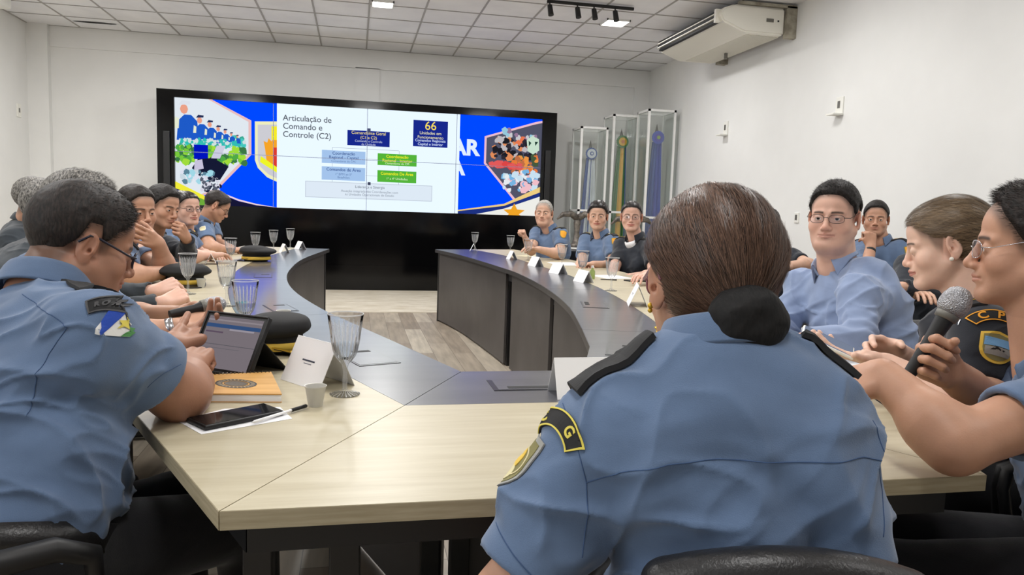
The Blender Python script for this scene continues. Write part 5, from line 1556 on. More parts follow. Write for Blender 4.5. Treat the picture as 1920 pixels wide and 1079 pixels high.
# --- right side of the table, far
o = cast['grey'] = person('grey-haired officer in blue uniform at the far right end of the table', at(1020, 401, 7.0), -156, at(1030, 432, 7.05), at(1046, 545, 7.05), -128,
    S=(at(1052, 440, 6.9), at(1006, 438, 7.15)), E=(at(1050, 478, 6.75), at(996, 470, 6.9)), Wr=(at(1010, 468, 6.6), at(986, 450, 6.75)), tone='mid', fat=.003, hair='short', hmat=h_white, hk=dict(vx=.004, thick=.004, top=.002, recede=.02), stubble=0,
    hands=(None, dict(dir=at(982, 430, 6.7) - at(986, 450, 6.75), norm=R_, curl=FIST, thumb=((.2, .9, -.35), 10, 10))), **FAR)
o = cast['far_blue'] = person('dark-haired woman in blue uniform before the flag cases', at(1121, 407, 6.3), -158, at(1126, 443, 6.35), at(1140, 560, 6.35), -125, S=(at(1148, 455, 6.2), at(1100, 452, 6.45)),
    E=(at(1150, 500, 6.05), at(1088, 500, 6.2)), Wr=(at(1112, 496, 5.9), at(1100, 500, 5.95)),
    tone='mid', female=True, hair='slick', hmat=h_slick3, hk=dict(vx=.004, thick=.012, fullness=.010, bun=(.02, -.10, -.03)), sw=.165, build=.92, armk=1.05, **FAR)
o = cast['far_dark'] = person('woman in dark uniform over a white collar, last before the bun-haired head', at(1184, 408, 5.8), -158, at(1192, 450, 5.85), at(1205, 575, 5.85), -120, S=(at(1222, 466, 5.7), at(1166, 462, 5.95)),
    E=(at(1226, 518, 5.5), at(1148, 515, 5.7)), Wr=(at(1180, 520, 5.35), at(1152, 524, 5.4)),
    tone='pink', female=True, hair='slick', hmat=h_slick3, hk=dict(vx=.004, thick=.008), tmat=m_dark, sw=.17, build=.95, armk=1.05, tshirt=m_paper, **FAR)
o = cast['forearm'] = person('officer hidden behind the bun-haired head, one bare forearm on the table', at(1266, 420, 5.0), -130, at(1275, 468, 5.05), at(1290, 615, 5.05), -112, S=(at(1308, 485, 4.9), at(1250, 480, 5.2)),
    E=(at(1300, 548, 4.7), at(1248, 522, 4.9)), Wr=(at(1262, 548, 4.5), at(1212, 518, 4.65)), tone='pink', hk=dict(vx=.004), **FAR)
# --- left side of the table
o = cast['watch'] = person('grey-topped officer behind the tablet man, holding a microphone over the table', at(150, 404, 2.30), 66, at(128, 480, 2.28), V3(-1.10, 2.30, .57), 66,
    S=(at(100, 505, 2.45), at(150, 520, 2.10)), E=(at(230, 600, 2.4), at(240, 642, 1.98)), Wr=(at(332, 592, 2.32), at(328, 618, 2.02)), pitch=-8, tone='tan', hmat=h_grey, hk=dict(vx=.0035, strands=6000, top=.010), build=1.05, belly=1.2, armk=1.05,
    hands=(dict(dir=at(372, 582, 2.3) - at(332, 592, 2.32), norm=F_ * .6 + U_, curl=CURL, thumb=TH), dict(dir=at(380, 598, 2.08) - at(328, 618, 2.02), norm=U_ * 1 - F_ * .6, curl=((35, 40, 25), (40, 45, 28), (45, 50, 30), (50, 50, 30)), thumb=((.4, .8, -.3), 10, 15))), **MID)
o = cast['sleeves'] = person('grey-haired man in a charcoal jacket with folded hands, behind the microphone holder', at(98, 402, 2.88), 62, at(84, 462, 2.90), V3(-1.42, 3.00, .57), 64,
    S=(at(60, 478, 3.05), at(110, 490, 2.72)), E=(at(178, 556, 3.0), at(205, 592, 2.68)), Wr=(at(288, 548, 2.98), at(304, 570, 2.74)), pitch=-6, tone='pink', hmat=h_grey, hk=dict(vx=.0035, thick=.006), tmat=m_jacket, sleeve='long', build=1.05,
    hands=(dict(dir=at(330, 532, 3.0) - at(288, 548, 2.98), norm=(.2, -.6, .8), curl=FIST, thumb=TH), dict(dir=at(342, 552, 2.80) - at(304, 570, 2.74), norm=(.1, -.5, .9), curl=FIST, thumb=TFIST)), **MID)
o = cast['leftmost'] = person('short-haired man in a dark jacket at the left edge of the picture', at(70, 378, 3.9), 62, at(50, 424, 3.95), at(20, 560, 3.95), 66, S=(at(32, 436, 4.15), at(26, 448, 3.8)), E=(at(60, 500, 4.0), at(60, 520, 3.7)), Wr=(at(110, 520, 3.9), at(120, 530, 3.7)),
    tone='tan', hmat=h_grey, hk=dict(vx=.004, thick=.005, top=.002), tmat=m_jacket, sleeve='long', build=1.05, **MID)
o = cast['mouth'] = person('officer in blue uniform resting the chin on a hand, fingers over the mouth', at(255, 397, 3.75), 134, at(228, 452, 3.86), V3(-1.50, 3.92, .57), 84,
    S=(at(238, 462, 4.05), at(232, 478, 3.66)), E=(at(310, 508, 3.80), at(236, 520, 3.52)), Wr=(at(297, 456, 3.70), at(302, 512, 3.70)), pitch=-6, tone='tan', fat=.004, hmat=h_brown, hk=dict(vx=.0035, top=.006), build=1.08, belly=1.2, armk=1.1,
    hands=(dict(dir=at(262, 440, 3.58) - at(297, 456, 3.70), norm=F_ * -.8 + R_ * .5, curl=OPEN, thumb=TH), dict(dir=at(328, 500, 3.76) - at(302, 512, 3.70), norm=(0, -.5, 1), curl=FIST, thumb=TFIST)), **MID)
o = cast['cheek'] = person('young officer in dark uniform leaning a cheek on a hand', at(303, 391, 4.4), 122, at(282, 440, 4.5), V3(-1.56, 4.72, .57), 88,
    S=(at(290, 448, 4.7), at(282, 460, 4.3)), E=(at(352, 478, 4.55), at(300, 505, 4.2)), Wr=(at(350, 446, 4.42), at(345, 508, 4.3)), pitch=-10, roll=-6, tone='tan', hmat=h_black, hk=dict(vx=.0035, top=.014, front=.006), tmat=m_dark, sleeve='long', build=1.0,
    hands=(dict(dir=at(335, 424, 4.32) - at(350, 446, 4.42), norm=R_ * .6 - F_ * .8 + U_ * .3, curl=FIST, thumb=TFIST), None), **MID)
o = cast['left_woman'] = person('spectacled woman in blue uniform on the left side of the table', at(350, 393, 5.2), 138, at(346, 436, 5.28), V3(-1.52, 5.55, .57), 96,
    S=(at(352, 448, 5.45), at(350, 452, 5.1)), E=(at(378, 480, 5.5), at(352, 482, 4.9)), Wr=(at(398, 478, 5.35), at(396, 478, 5.05)), tone='pink', female=True, hair='slick', hmat=h_slick3, hk=dict(vx=.004, thick=.007), sw=.165, armk=1.08, **MID)
o = cast['hidden_bald'] = person('light-haired man whose crown shows behind the spectacled woman on the left', at(344, 388, 5.9), 110, at(338, 428, 5.95), V3(-1.62, 6.10, .57), 92, tone='pink', hmat=h_white, hk=dict(vx=.004, thick=.003, top=.001, recede=.02), **FAR)
o = cast['bowed'] = person('officer in blue uniform with bowed head at the far left end of the table', at(405, 388, 6.2), 84, at(384, 418, 6.2), at(345, 535, 6.25), 88,
    S=(at(396, 424, 6.45), at(384, 430, 5.98)), E=(at(408, 460, 6.4), at(392, 466, 5.85)), Wr=(at(432, 465, 6.3), at(426, 468, 6.0)), pitch=-30, lid=.8, tone='tan', hmat=h_brown, hk=dict(vx=.004, top=.004), build=1.1, belly=1.2, armk=1.1, **MID)
m_brown_frame = mat('tortoise_frame', srgb(60, 40, 34), .3); m_gold_frame = mat('pale_gold_frame', srgb(170, 130, 110), .3, .7)
glasses(cast['tablet'], mat('navy_frame', srgb(24, 26, 44), .35), thin=.0019, h=.017)
glasses(cast['mic'], m_chrome, thin=.0007)
glasses(cast['civ'], m_black, thin=.0009, h=.0145)
glasses(cast['bun'], mat('pink_frame', srgb(150, 100, 110), .3, .3), thin=.0017, w=.031, h=.022)
glasses(cast['left_woman'], m_brown_frame, thin=.001); glasses(cast['far_dark'], m_brown_frame, thin=.0009); glasses(cast['bowed'], m_black, thin=.001)
# ================================================================== THINGS ON THE TABLE
def vt(p): return Vector((p[0], p[1], TOP))
GPROF_O = [(0, 0), (.033, 0), (.034, .0025), (.020, .006), (.0065, .011), (.0048, .022), (.0060, .034), (.0045, .045), (.0050, .062), (.0085, .072), (.016, .080), (.0235, .090), (.0285, .104), (.0325, .125), (.0355, .150), (.0385, .172), (.0405, .187)]
GPROF_I = [(.0392, .187), (.0370, .172), (.0340, .150), (.0308, .125), (.0268, .104), (.0215, .0915), (.014, .0835), (0, .0815)]
def goblet_mesh():
    bm = bmesh.new(); lathe(bm, GPROF_O + GPROF_I, 40, flute=(.078, .150, .055)); 
    bmesh.ops.recalc_face_normals(bm, faces=bm.faces); me = bpy.data.meshes.new('bowl_and_stem'); bm.to_mesh(me); bm.free()
    me.polygons.foreach_set('use_smooth', np.ones(len(me.polygons), bool)); me.set_sharp_from_angle(angle=math.radians(28)); me.materials.append(m_glass)
    bm = bmesh.new(); e = .0003
    lathe(bm, [(0, .0815 + e), (.014 - e, .0835 + e), (.0215 - e, .0915), (.0268 - e, .104), (.0295 - e, .118), (0, .118)], 32)
    bmesh.ops.recalc_face_normals(bm, faces=bm.faces); mw = bpy.data.meshes.new('water'); bm.to_mesh(mw); bm.free()
    mw.polygons.foreach_set('use_smooth', np.ones(len(mw.polygons), bool)); mw.set_sharp_from_angle(angle=math.radians(40)); mw.materials.append(m_water)
    return me, mw
_gm, _gw = goblet_mesh()
def goblet(p, label, water=True, s=1.0):
    t = empty('wine_goblet', vt(p), rnd.random() * 3, label, 'goblet', 'cut glass goblets on the table'); t.scale = (s, s, s)
    o = bpy.data.objects.new('bowl_and_stem', _gm); COL.objects.link(o); o.parent = t
    if water:
        w = bpy.data.objects.new('water', _gw); COL.objects.link(w); w.parent = t
for p, lab, w in (((-.018, 1.705), 'large cut-glass goblet of water, nearest on the left table', True), ((-.33, 2.42), 'cut-glass goblet rising behind the tablet', True),
        ((-.51, 3.21), 'cut-glass goblet behind the one rising over the tablet', True), ((-.80, 5.20), 'cut-glass goblet left of the far peaked cap', True), ((-.74, 3.61), 'cut-glass goblet in front of the crossed forearms on the left', False),
        ((-.78, 6.30), 'goblet directly behind the far peaked cap', True), ((-.70, 6.88), 'goblet second from the far left table end', True), ((-.60, 7.40), 'goblet at the far left table end', False),
        ((1.24, 7.80), 'goblet at the far right table end', False), ((1.49, 7.15), 'goblet before the raised hand of the grey-haired officer', True), ((1.48, 6.33), 'goblet at the elbow of the grey-haired officer', False),
        ((1.54, 5.46), 'goblet before the dark-haired woman in blue', True), ((1.44, 4.61), 'goblet beside the small green bottle', True), ((1.41, 3.96), 'goblet nearest the bun-haired head on the right table', False)):
    goblet(p, lab, w)
m_cup = mat('thin_white_plastic', srgb(236, 234, 226), .35); bsdf(m_cup).inputs['Transmission Weight'].default_value = .35
m_coffee = mat('coffee', srgb(58, 40, 28), .15)
def cup(p, label, fill=None, s=1.0):
    t = empty('plastic_cup', vt(p), 0, label, 'cup')
    bm = bmesh.new(); n = 28
    lathe(bm, [(0, 0), (.015 * s, 0), (.0155 * s, .003), (.0215 * s, .040 * s), (.0235 * s, .043 * s), (.0235 * s, .0445 * s), (.0215 * s, .0440 * s), (.0205 * s, .040 * s), (.0145 * s, .004), (0, .004)], n)
    obj('cup_wall', bm, m_cup, t, sharp=50)
    if fill:
        bm = bmesh.new(); lathe(bm, [(0, .0045), (.0142 * s, .0045), (.0142 * s + .006 * s * fill, .004 + .036 * s * fill), (0, .004 + .036 * s * fill)], n); obj('coffee', bm, m_coffee, t, sharp=50)
cup((-.078, 1.612), 'small plastic cup by the foot of the large near goblet', .12)
cup((-.245, 2.74), 'small plastic coffee cup standing past the tablet', .55, 1.1)
cup((-.735, 3.88), 'small white plastic cup in front of the black cap on the left table')
cup((-.835, 3.98), 'small white plastic cup by the jacketed man with folded hands')
# tent name cards
def nameplate(p, rz, label, L=.17, h=.085, w=.075, lines=True, acrylic=False):
    t = empty('name_card', vt(p), rz, label, 'name card')
    m = m_paper
    A = [(-w / 2, 0), (0, h), (w / 2, 0)]; th = .0012
    bm = bmesh.new()
    for sg in (-1, 1):
        a = Vector((sg * w / 2, 0, .0005)); b = Vector((0, 0, h)); n = Vector((sg * h, 0, w / 2)).normalized() * th
        vs = [bm.verts.new(Vector((q.x, y, q.z)) + k) for k in (Vector(), -n) for (q, y) in ((a, -L / 2), (a, L / 2), (b, L / 2), (b, -L / 2))]
        for f in ((0, 1, 2, 3), (7, 6, 5, 4), (0, 4, 5, 1), (1, 5, 6, 2), (2, 6, 7, 3), (3, 7, 4, 0)): bm.faces.new([vs[i] for i in f])
    obj('folded_card', bm, m, t)
    if lines:
        for sg in (-1, 1):
            sl_ = Vector((-sg * w / 2, 0, h)).normalized(); n = Vector((sg * h, 0, w / 2)).normalized()
            for (z0, hw, hh, c) in ((.56, .026, .0020, srgb(60, 64, 80)), (.49, .016, .0010, srgb(110, 114, 130))):
                c0 = Vector((sg * w / 2, 0, 0)) + sl_ * (h * z0 * 1.05) + n * .0006
                bm = bmesh.new(); bm.faces.new([bm.verts.new(c0 + Vector((0, a * hw, 0)) + sl_ * (b * hh)) for a, b in ((-1, -1), (1, -1), (1, 1), (-1, 1))])
                obj('printed_line', bm, mat('card_ink', c, .8), t)
nameplate((-.085, 1.83), math.radians(36), 'white tent name card beside the large near goblet', .165, .105, .10)
nameplate((.555, 1.665), math.radians(90), 'white tent name card at the left shoulder of the bun-haired officer', .19, .09, .09)
nameplate((1.33, 3.36), math.radians(-18), 'white tent name card just left of the bun-haired head', .2, .10, .09)
for p, r, l in (((1.40, 5.05), 12, 'white tent name card before the dark-haired woman in blue'), ((1.40, 4.45), 8, 'white tent name card below the goblet with the green bottle'), ((1.395, 5.70), 10, 'white tent name card by the goblet at the grey-haired officer\'s elbow'),
                ((1.36, 6.45), 0, 'white tent name card below the raised hand of the grey-haired officer'), ((1.20, 7.62), -8, 'white tent name card at the far right table end'), ((-.60, 6.75), 14, 'white tent name card second from the far left table end'),
                ((-.50, 7.28), 20, 'white tent name card at the far left table end'), ((-.95, 5.35), 10, 'white tent name card on the wood left of the far peaked cap')):
    nameplate(p, math.radians(r), l, .15, .075, .075, lines=False)
# tablet in its folding case
t = empty('tablet', (-.25, 1.853, TOP), 0, 'black-cased tablet propped up in front of the spectacled officer', 'tablet')
BRp = Vector((-.247, 1.858, .7555)); u = Vector((.81, -.587, 0)).normalized(); TRp = Vector((-.183, 1.905, .895)); hv_ = TRp - BRp; hv_ = hv_ - u * hv_.dot(u); Hh = hv_.length; hv_.normalize(); nn = u.cross(hv_).normalized()
Wt = .205; cen = BRp - u * Wt / 2 + hv_ * Hh / 2 + Vector((.0, .0, .0)); Rm = Matrix((u, hv_, nn)).transposed(); Mt = Matrix.Translation(cen - t.location) @ Rm.to_4x4()
bm = bmesh.new(); box(bm, -Wt / 2, Wt / 2, -Hh / 2, Hh / 2, -.012, 0, .004, 3, Mt); obj('case', bm, m_black, t, sharp=40)
bm = bmesh.new()
for a in ((-Wt / 2, Wt / 2, -Hh / 2, -Hh / 2 + .005), (-Wt / 2, Wt / 2, Hh / 2 - .005, Hh / 2), (-Wt / 2, -Wt / 2 + .005, -Hh / 2, Hh / 2), (Wt / 2 - .005, Wt / 2, -Hh / 2, Hh / 2)): box(bm, *a, -.001, .0035, .0015, 1, Mt)
obj('case_rim', bm, m_black, t, sharp=40)
bm = bmesh.new(); box(bm, -Wt / 2 + .014, Wt / 2 - .014, -Hh / 2 + .012, Hh / 2 - .012, 0, .0012, 0, 1, Mt); sc_ = obj('display', bm, emit('tablet_display', srgb(118, 110, 116), 1.0), t)
def tb(x0, x1, y0, y1, c):
    bm = bmesh.new(); box(bm, x0, x1, y0, y1, .0012, .0015, 0, 1, Mt); obj('display_bar', bm, emit('tablet_bar', srgb(*c), 1), sc_)
hw = Wt / 2 - .014; hh = Hh / 2 - .012
tb(-hw, hw, hh - .030, hh - .020, (52, 78, 120)); tb(-hw * .1, hw * .8, hh - .035, hh - .0305, (150, 144, 154)); tb(-hw * .95, -hw * .3, hh - .044, hh - .040, (90, 76, 92)); tb(-hw, hw, hh - .075, hh - .0735, (86, 84, 90)); tb(-hw, hw * .5, hh - .084, hh - .083, (94, 92, 98)); tb(-hw, hw, hh - .012, hh - .008, (140, 132, 138))
bm = bmesh.new()   # stand flap of the case
a0 = Vector((0, Hh * .05, -.012)); vs = [Mt @ Vector((x, Hh * .12, -.013)) for x in (-Wt / 2 + .01, Wt / 2 - .005)]
g_ = [Vector((vs[1].x + .055, vs[1].y + .06, .0)), Vector((vs[0].x + .055, vs[0].y + .06, .0))]
q = [bm.verts.new(v) for v in (vs[0], vs[1], g_[0], g_[1])]; q2 = [bm.verts.new(v.co + Vector((-.003, -.003, .001))) for v in q]
bm.faces.new(q); bm.faces.new(q2[::-1])
for i in range(4): bm.faces.new((q[i], q2[i], q2[(i + 1) % 4], q[(i + 1) % 4]))
obj('stand_flap', bm, m_black, t)
# spiral notebook with a seal
t = empty('spiral_notebook', (-.24, 1.74, TOP), 0, 'tan spiral notebook with a round seal under the officer\'s elbow', 'notebook')
c = [Vector((-.305, 1.660)), Vector((-.150, 1.645)), (Vector((-.195, 1.868))), Vector((-.350, 1.842))]; ctr = Vector((-.24, 1.74))
m_bookcov = add_noise(mat('tan_cover', srgb(206, 156, 84), .45), srgb(198, 146, 74), srgb(216, 168, 98), scale=4, stretch=(1, 8, 1))
q = [p - ctr for p in c]
bm = bmesh.new(); prism(bm, [p * .985 for p in q], .0015, .0165); obj('pages', bm, m_paper, t)
bm = bmesh.new(); prism(bm, q, .0165, .019); cov = obj('front_cover', bm, m_bookcov, t)
bm = bmesh.new(); prism(bm, q, 0, .0015); obj('back_cover', bm, m_bookcov, t)
bm = bmesh.new(); a, b = q[3], q[2]
for k in range(18):
    p = a.lerp(b, (k + .5) / 18); pts = [Vector((p.x, p.y, .009)) + Vector((0, .010 * math.cos(s_), .0125 * math.sin(s_))) for s_ in np.linspace(0, 2 * PI, 10)[:-1]]
    tube(bm, pts, .0011, 5, closed=True)
o = obj('wire_spiral', bm, mat('bronze_wire', srgb(96, 78, 52), .3, .8), t); o['kind'] = 'stuff'
bx_ = (q[1] - q[0]).normalized(); by_ = (q[3] - q[0]).normalized(); sc0 = q[0].lerp(q[2], .42)
def seal(r0, r1, c, z, n=40, name='seal_ring'):
    bm = bmesh.new()
    O = [sc0 + bx_ * math.cos(2 * PI * k / n) * r1 + by_ * math.sin(2 * PI * k / n) * r1 for k in range(n)]; I = [sc0 + bx_ * math.cos(2 * PI * k / n) * r0 + by_ * math.sin(2 * PI * k / n) * r0 for k in range(n)]
    o_ = [bm.verts.new((p.x, p.y, z)) for p in O]; i_ = [bm.verts.new((p.x, p.y, z)) for p in I]
    for k in range(n): bm.faces.new((o_[k], o_[(k + 1) % n], i_[(k + 1) % n], i_[k]))
    obj(name, bm, mat('seal_ink', c, .6), cov)
seal(.030, .044, srgb(70, 66, 62), .0193); seal(.0435, .0455, srgb(30, 30, 30), .0194); seal(.0005, .024, srgb(96, 88, 78), .0193); seal(.025, .0265, srgb(36, 34, 32), .0194)
for k in range(28):
    a_ = 2 * PI * k / 28; p = sc0 + (bx_ * math.cos(a_) + by_ * math.sin(a_)) * .037
    if k == 0: bm = bmesh.new()
    d_ = (bx_ * math.cos(a_) + by_ * math.sin(a_)); e_ = (-bx_ * math.sin(a_) + by_ * math.cos(a_)); w_ = .0022
    bm.faces.new([bm.verts.new((v.x, v.y, .01955)) for v in (p - d_ * .004 - e_ * w_, p + d_ * .004 - e_ * w_, p + d_ * .004 + e_ * w_ * .4, p - d_ * .004 + e_ * w_ * .4)])
obj('seal_lettering', bm, mat('seal_pale', srgb(178, 160, 128), .6), cov)
def sheet(name, pts, z0, th, m, label, cat, group=None):
    c_ = sum((Vector(p) for p in pts), Vector((0, 0))) / len(pts)
    bm = bmesh.new(); prism(bm, [Vector(p) - c_ for p in pts], 0, th); o = obj(name, bm, m); o.location = (c_.x, c_.y, TOP + z0); tag(o, label, cat, group); return o
sheet('paper_sheet', [(-.335, 1.52), (-.272, 1.425), (-.118, 1.515), (-.15, 1.605), (-.26, 1.60)], .0002, .0006, m_paper, 'white paper lying under the black phone', 'paper')
# black phone
t = empty('smartphone', (-.225, 1.523, TOP + .001), math.atan2(1.615 - 1.50, .155), 'black smartphone lying on paper on the left table', 'phone')
bm = bmesh.new(); box(bm, -.083, .083, -.039, .039, 0, .010, .0035, 3); obj('phone_case', bm, m_black, t, sharp=40)
bm = bmesh.new(); box(bm, -.079, .079, -.035, .035, .0100, .0106); obj('phone_screen', bm, mat('phone_screen', srgb(14, 14, 18), .06), t)
# pen
def pen(a, b, label, cap_=True, body=None, z=.0055):
    a = Vector((a[0], a[1], TOP + z)); b = Vector((b[0], b[1], TOP + z)); t = empty('ballpoint_pen', (a + b) / 2, 0, label, 'pen'); a, b = a - t.location, b - t.location
    bm = bmesh.new(); tube(bm, [a.lerp(b, .0), a.lerp(b, .05), a.lerp(b, .85)], [.0008, .0032, .0032], 8); obj('barrel', bm, body or m_paper, t, smooth=True)
    bm = bmesh.new(); tube(bm, [a.lerp(b, .70), a.lerp(b, .98), b], [.0040, .0042, .0028], 8); obj('cap', bm, m_black, t, smooth=True)
pen((-.19, 1.475), (-.095, 1.592), 'pen with a black cap beside the phone on the left table', z=.006)
pen((1.56, 4.60), (1.66, 4.56), 'black pen right of the small green bottle', body=m_black)
t = sheet('pen_tray', [(1.71, 4.57), (1.90, 4.59), (1.88, 4.52), (1.73, 4.50)], .0002, .008, m_black, 'flat black folder before the hidden forearm on the right', 'folder')
# small bottle
t = empty('small_bottle', vt((1.525, 4.66)), 0, 'small greenish bottle on the right table', 'bottle')
bm = bmesh.new(); lathe(bm, [(0, 0), (.017, 0), (.018, .01), (.018, .05), (.008, .066), (.008, .074), (0, .074)], 16); obj('bottle_body', bm, mat('green_plastic', srgb(150, 168, 96), .3), t, sharp=40)
bm = bmesh.new(); lathe(bm, [(0, .074), (.009, .074), (.009, .088), (0, .088)], 14); obj('bottle_cap', bm, m_paper, t, sharp=40)
# papers on the right
sheet('paper_sheet', [(1.60, 4.95), (1.80, 5.0), (1.84, 4.74), (1.64, 4.70)], .0002, .0008, m_paper, 'white paper before the dark-uniformed far woman', 'paper')
sheet('paper_sheet', [(1.60, 6.15), (1.84, 6.20), (1.85, 5.85), (1.62, 5.82)], .0002, .0008, m_paper, 'white paper before the grey-haired officer', 'paper')
sheet('paper_sheet', [(1.52, 7.05), (1.78, 7.15), (1.82, 6.85), (1.56, 6.80)], .0002, .0008, add_noise(mat('cream_folder', srgb(226, 216, 180), .7), srgb(220, 208, 170), srgb(232, 224, 196)), 'cream folder at the far right of the table', 'folder')
a = onz(1478, 668, TOP); b = onz(1600, 712, TOP); c = onz(1660, 690, TOP); d = onz(1530, 655, TOP)
sheet('paper_sheet', [a.xy, b.xy, c.xy, d.xy], .0002, .0008, m_paper, 'white paper below the open planner of the phone-reading woman', 'paper')
t = empty('planner', (0, 0, TOP), 0, 'open planner with white pages near the phone-reading woman', 'notebook'); A_ = [onz(1456, 641, .775), onz(1555, 654, .775), onz(1560, 634, .775), onz(1478, 628, .775)]
cc_ = sum(A_, Vector()) / 4; t.location = (cc_.x, cc_.y, TOP + .001); Q_ = [(p - cc_) for p in A_]
bm = bmesh.new(); prism(bm, [p.xy for p in Q_], .010, .022); obj('pages', bm, m_paper, t)
bm = bmesh.new(); prism(bm, [p.xy * 1.06 for p in Q_], 0, .010); obj('leather_cover', bm, m_leather, t)
# peaked caps
def peaked_cap(p, rz, label, gold=True, s=1.0, laurel=False):
    t = empty('peaked_cap', vt(p), rz, label, 'cap')
    G = Field((-.16, -.19, -.01), (.16, .16, .13), .004)
    G.add(ell((0, -.01, .072), (.128 * s, .130 * s, .030)), .02); G.add(ell((0, .02, .088), (.10 * s, .09 * s, .026)), .02); G.add(ell((0, 0, .03), (.088 * s, .098 * s, .045)), .015); G.clip((0, 0, .0), (0, 0, -1), .003)
    V, Q = G.mesh(); V = relax(V, Q, 2); V = V + normals(V, Q) * (vnoise(V * 14) * .004)[:, None]
    mesh_np('crown', V, Q, m_patchblack, t)
    bm = bmesh.new(); n = 30; rings = []
    for rr, z in ((.098, .012), (.1, .013), (.1, .034), (.098, .035)):
        rings.append([bm.verts.new((rr * .94 * s * math.cos(2 * PI * k / n), rr * 1.03 * s * math.sin(2 * PI * k / n), z)) for k in range(n)])
    for a, b in zip(rings, rings[1:]):
        for k in range(n): bm.faces.new((a[k], a[(k + 1) % n], b[(k + 1) % n], b[k]))
    obj('hat_band', bm, m_gold_flat if gold else m_leather, t, smooth=True)
    V = []; Q = []; nu, nv = 24, 6
    for lay in (0, 1):
        for j in range(nv + 1):
            for i in range(nu + 1):
                a = math.radians(28 + (180 - 56) * i / nu); f = j / nv; ext = .062 * math.sin(PI * i / nu) ** .6 * f
                x = math.cos(a) * (.088 * s) * (1 + .05 * f); y = math.sin(a) * (.097 * s) + ext; z = .014 - .018 * f * math.sin(PI * i / nu) + .010 * (math.cos(a)) ** 2 - lay * .003
                V.append((x, y, max(z, .0015 + (1 - lay) * .003)))
    N1 = (nu + 1) * (nv + 1)
    for j in range(nv):
        for i in range(nu):
            a = j * (nu + 1) + i; Q.append((a, a + 1, a + nu + 2, a + nu + 1)); Q.append((N1 + a, N1 + a + nu + 1, N1 + a + nu + 2, N1 + a + 1))
    for i in range(nu): a = nv * (nu + 1) + i; Q.append((a, a + 1, N1 + a + 1, N1 + a))
    vis = mesh_np('visor', V, Q, m_leather, t)
    if laurel:
        for sg in (-1, 1):
            for k in range(5):
                bm = bmesh.new(); a = math.radians(90 - sg * (12 + k * 9)); x = math.cos(a) * .095 * s; y = math.sin(a) * .10 * s + .036
                bmesh.ops.create_uvsphere(bm, u_segments=10, v_segments=7, radius=1, matrix=Matrix.Translation((x, y, .016)) @ Matrix.Rotation(sg * (-.5 - k * .12), 4, 'Z') @ Matrix.Diagonal((.0052, .0105, .004, 1)))
                obj('gold_leaf', bm, m_gold, vis, smooth=True)
        bm = bmesh.new(); tube(bm, [Vector(V[nv * (nu + 1) + i]) + Vector((0, 0, .002)) for i in range(nu + 1)], .0028, 6); obj('gold_piping', bm, m_gold, vis)
    return t
peaked_cap((-.225, 2.235), math.radians(-118), 'black peaked cap with gold laurels on its visor, behind the tablet', True, .85, True)
peaked_cap((-.70, 5.70), math.radians(95), 'black peaked cap with a gold band on the far left table', True, 1.0)
peaked_cap((-.83, 3.98), math.radians(-150), 'flat black peaked cap behind the small white cup on the left', True, 1.0)
peaked_cap((1.22, 2.56), math.radians(120), 'peaked cap with gold laurels just left of the bun-haired officer\'s neck', True, .95, True)
# microphones
def microphone(head, tail, label, rad=.026):
    head, tail = Vector(head), Vector(tail); L_ = (head - tail).length; t = empty('microphone', tail, 0, label, 'microphone')
    Mq = (head - tail).to_track_quat('Z', 'Y').to_matrix().to_4x4()
    m_mesh = mat('microphone_mesh', srgb(168, 168, 172), .38, .9)
    ck = nd(m_mesh, 'ShaderNodeTexVoronoi'); ck.inputs['Scale'].default_value = 420; tc = nd(m_mesh, 'ShaderNodeTexCoord'); lk(m_mesh, tc.outputs['Object'], ck.inputs['Vector'])
    bp = nd(m_mesh, 'ShaderNodeBump'); bp.inputs['Strength'].default_value = 1; bp.inputs['Distance'].default_value = .002; lk(m_mesh, ck.outputs['Distance'], bp.inputs['Height']); lk(m_mesh, bp.outputs[0], bsdf(m_mesh).inputs['Normal'])
    bm = bmesh.new(); lathe(bm, [(.0, 0), (.011, 0), (.012, .01), (.0135, L_ * .5), (.0175, L_ - .05), (.019, L_ - .038), (0, L_ - .037)], 24, M=Mq); obj('handle', bm, m_black, t, sharp=40)
    bm = bmesh.new(); z = L_ - .036
    lathe(bm, [(.0, z), (.021, z + .001), (rad, z + .012), (rad + .001, z + .024), (rad * .98, z + .036), (rad * .8, z + .049), (rad * .45, z + .057), (0, z + .060)], 28, M=Mq); obj('mesh_head', bm, m_mesh, t, smooth=True)
    bm = bmesh.new(); lathe(bm, [(.018, z - .012), (.0205, z - .011), (.022, z), (.0205, z + .003), (.018, z + .003)], 24, M=Mq); obj('collar_ring', bm, m_grey_metal, t, smooth=True)
    return t
microphone(at(1796, 560, 1.475), at(1690, 725, 1.50), 'black microphone with a silver mesh head held at the speaker\'s mouth', .028)
microphone(at(408, 571, 2.14), at(318, 590, 2.05), 'microphone with a grey mesh head lying in the hand behind the tablet', .024)
# phone in the dark-uniformed woman's hand
p = at(1552, 642, 1.84); t = empty('smartphone', p, 0, 'pale-edged smartphone held by the woman in dark uniform', 'phone')
_x = (at(1582, 654, 1.84) - at(1528, 629, 1.86)).normalized(); _z = (Vector((0, 0, 1)) * .8 - F_ * .35 + R_ * .3); _z = (_z - _x * _z.dot(_x)).normalized(); Mp = Matrix((_x, _z.cross(_x), _z)).transposed().to_4x4()
bm = bmesh.new(); box(bm, -.065, .065, -.035, .035, -.004, .004, .003, 2, Mp); obj('phone_case', bm, m_white_plastic, t, sharp=40)
bm = bmesh.new(); box(bm, -.061, .061, -.032, .032, .004, .0046, 0, 1, Mp); obj('phone_screen', bm, emit('phone_glow', srgb(120, 130, 150), 1), t)

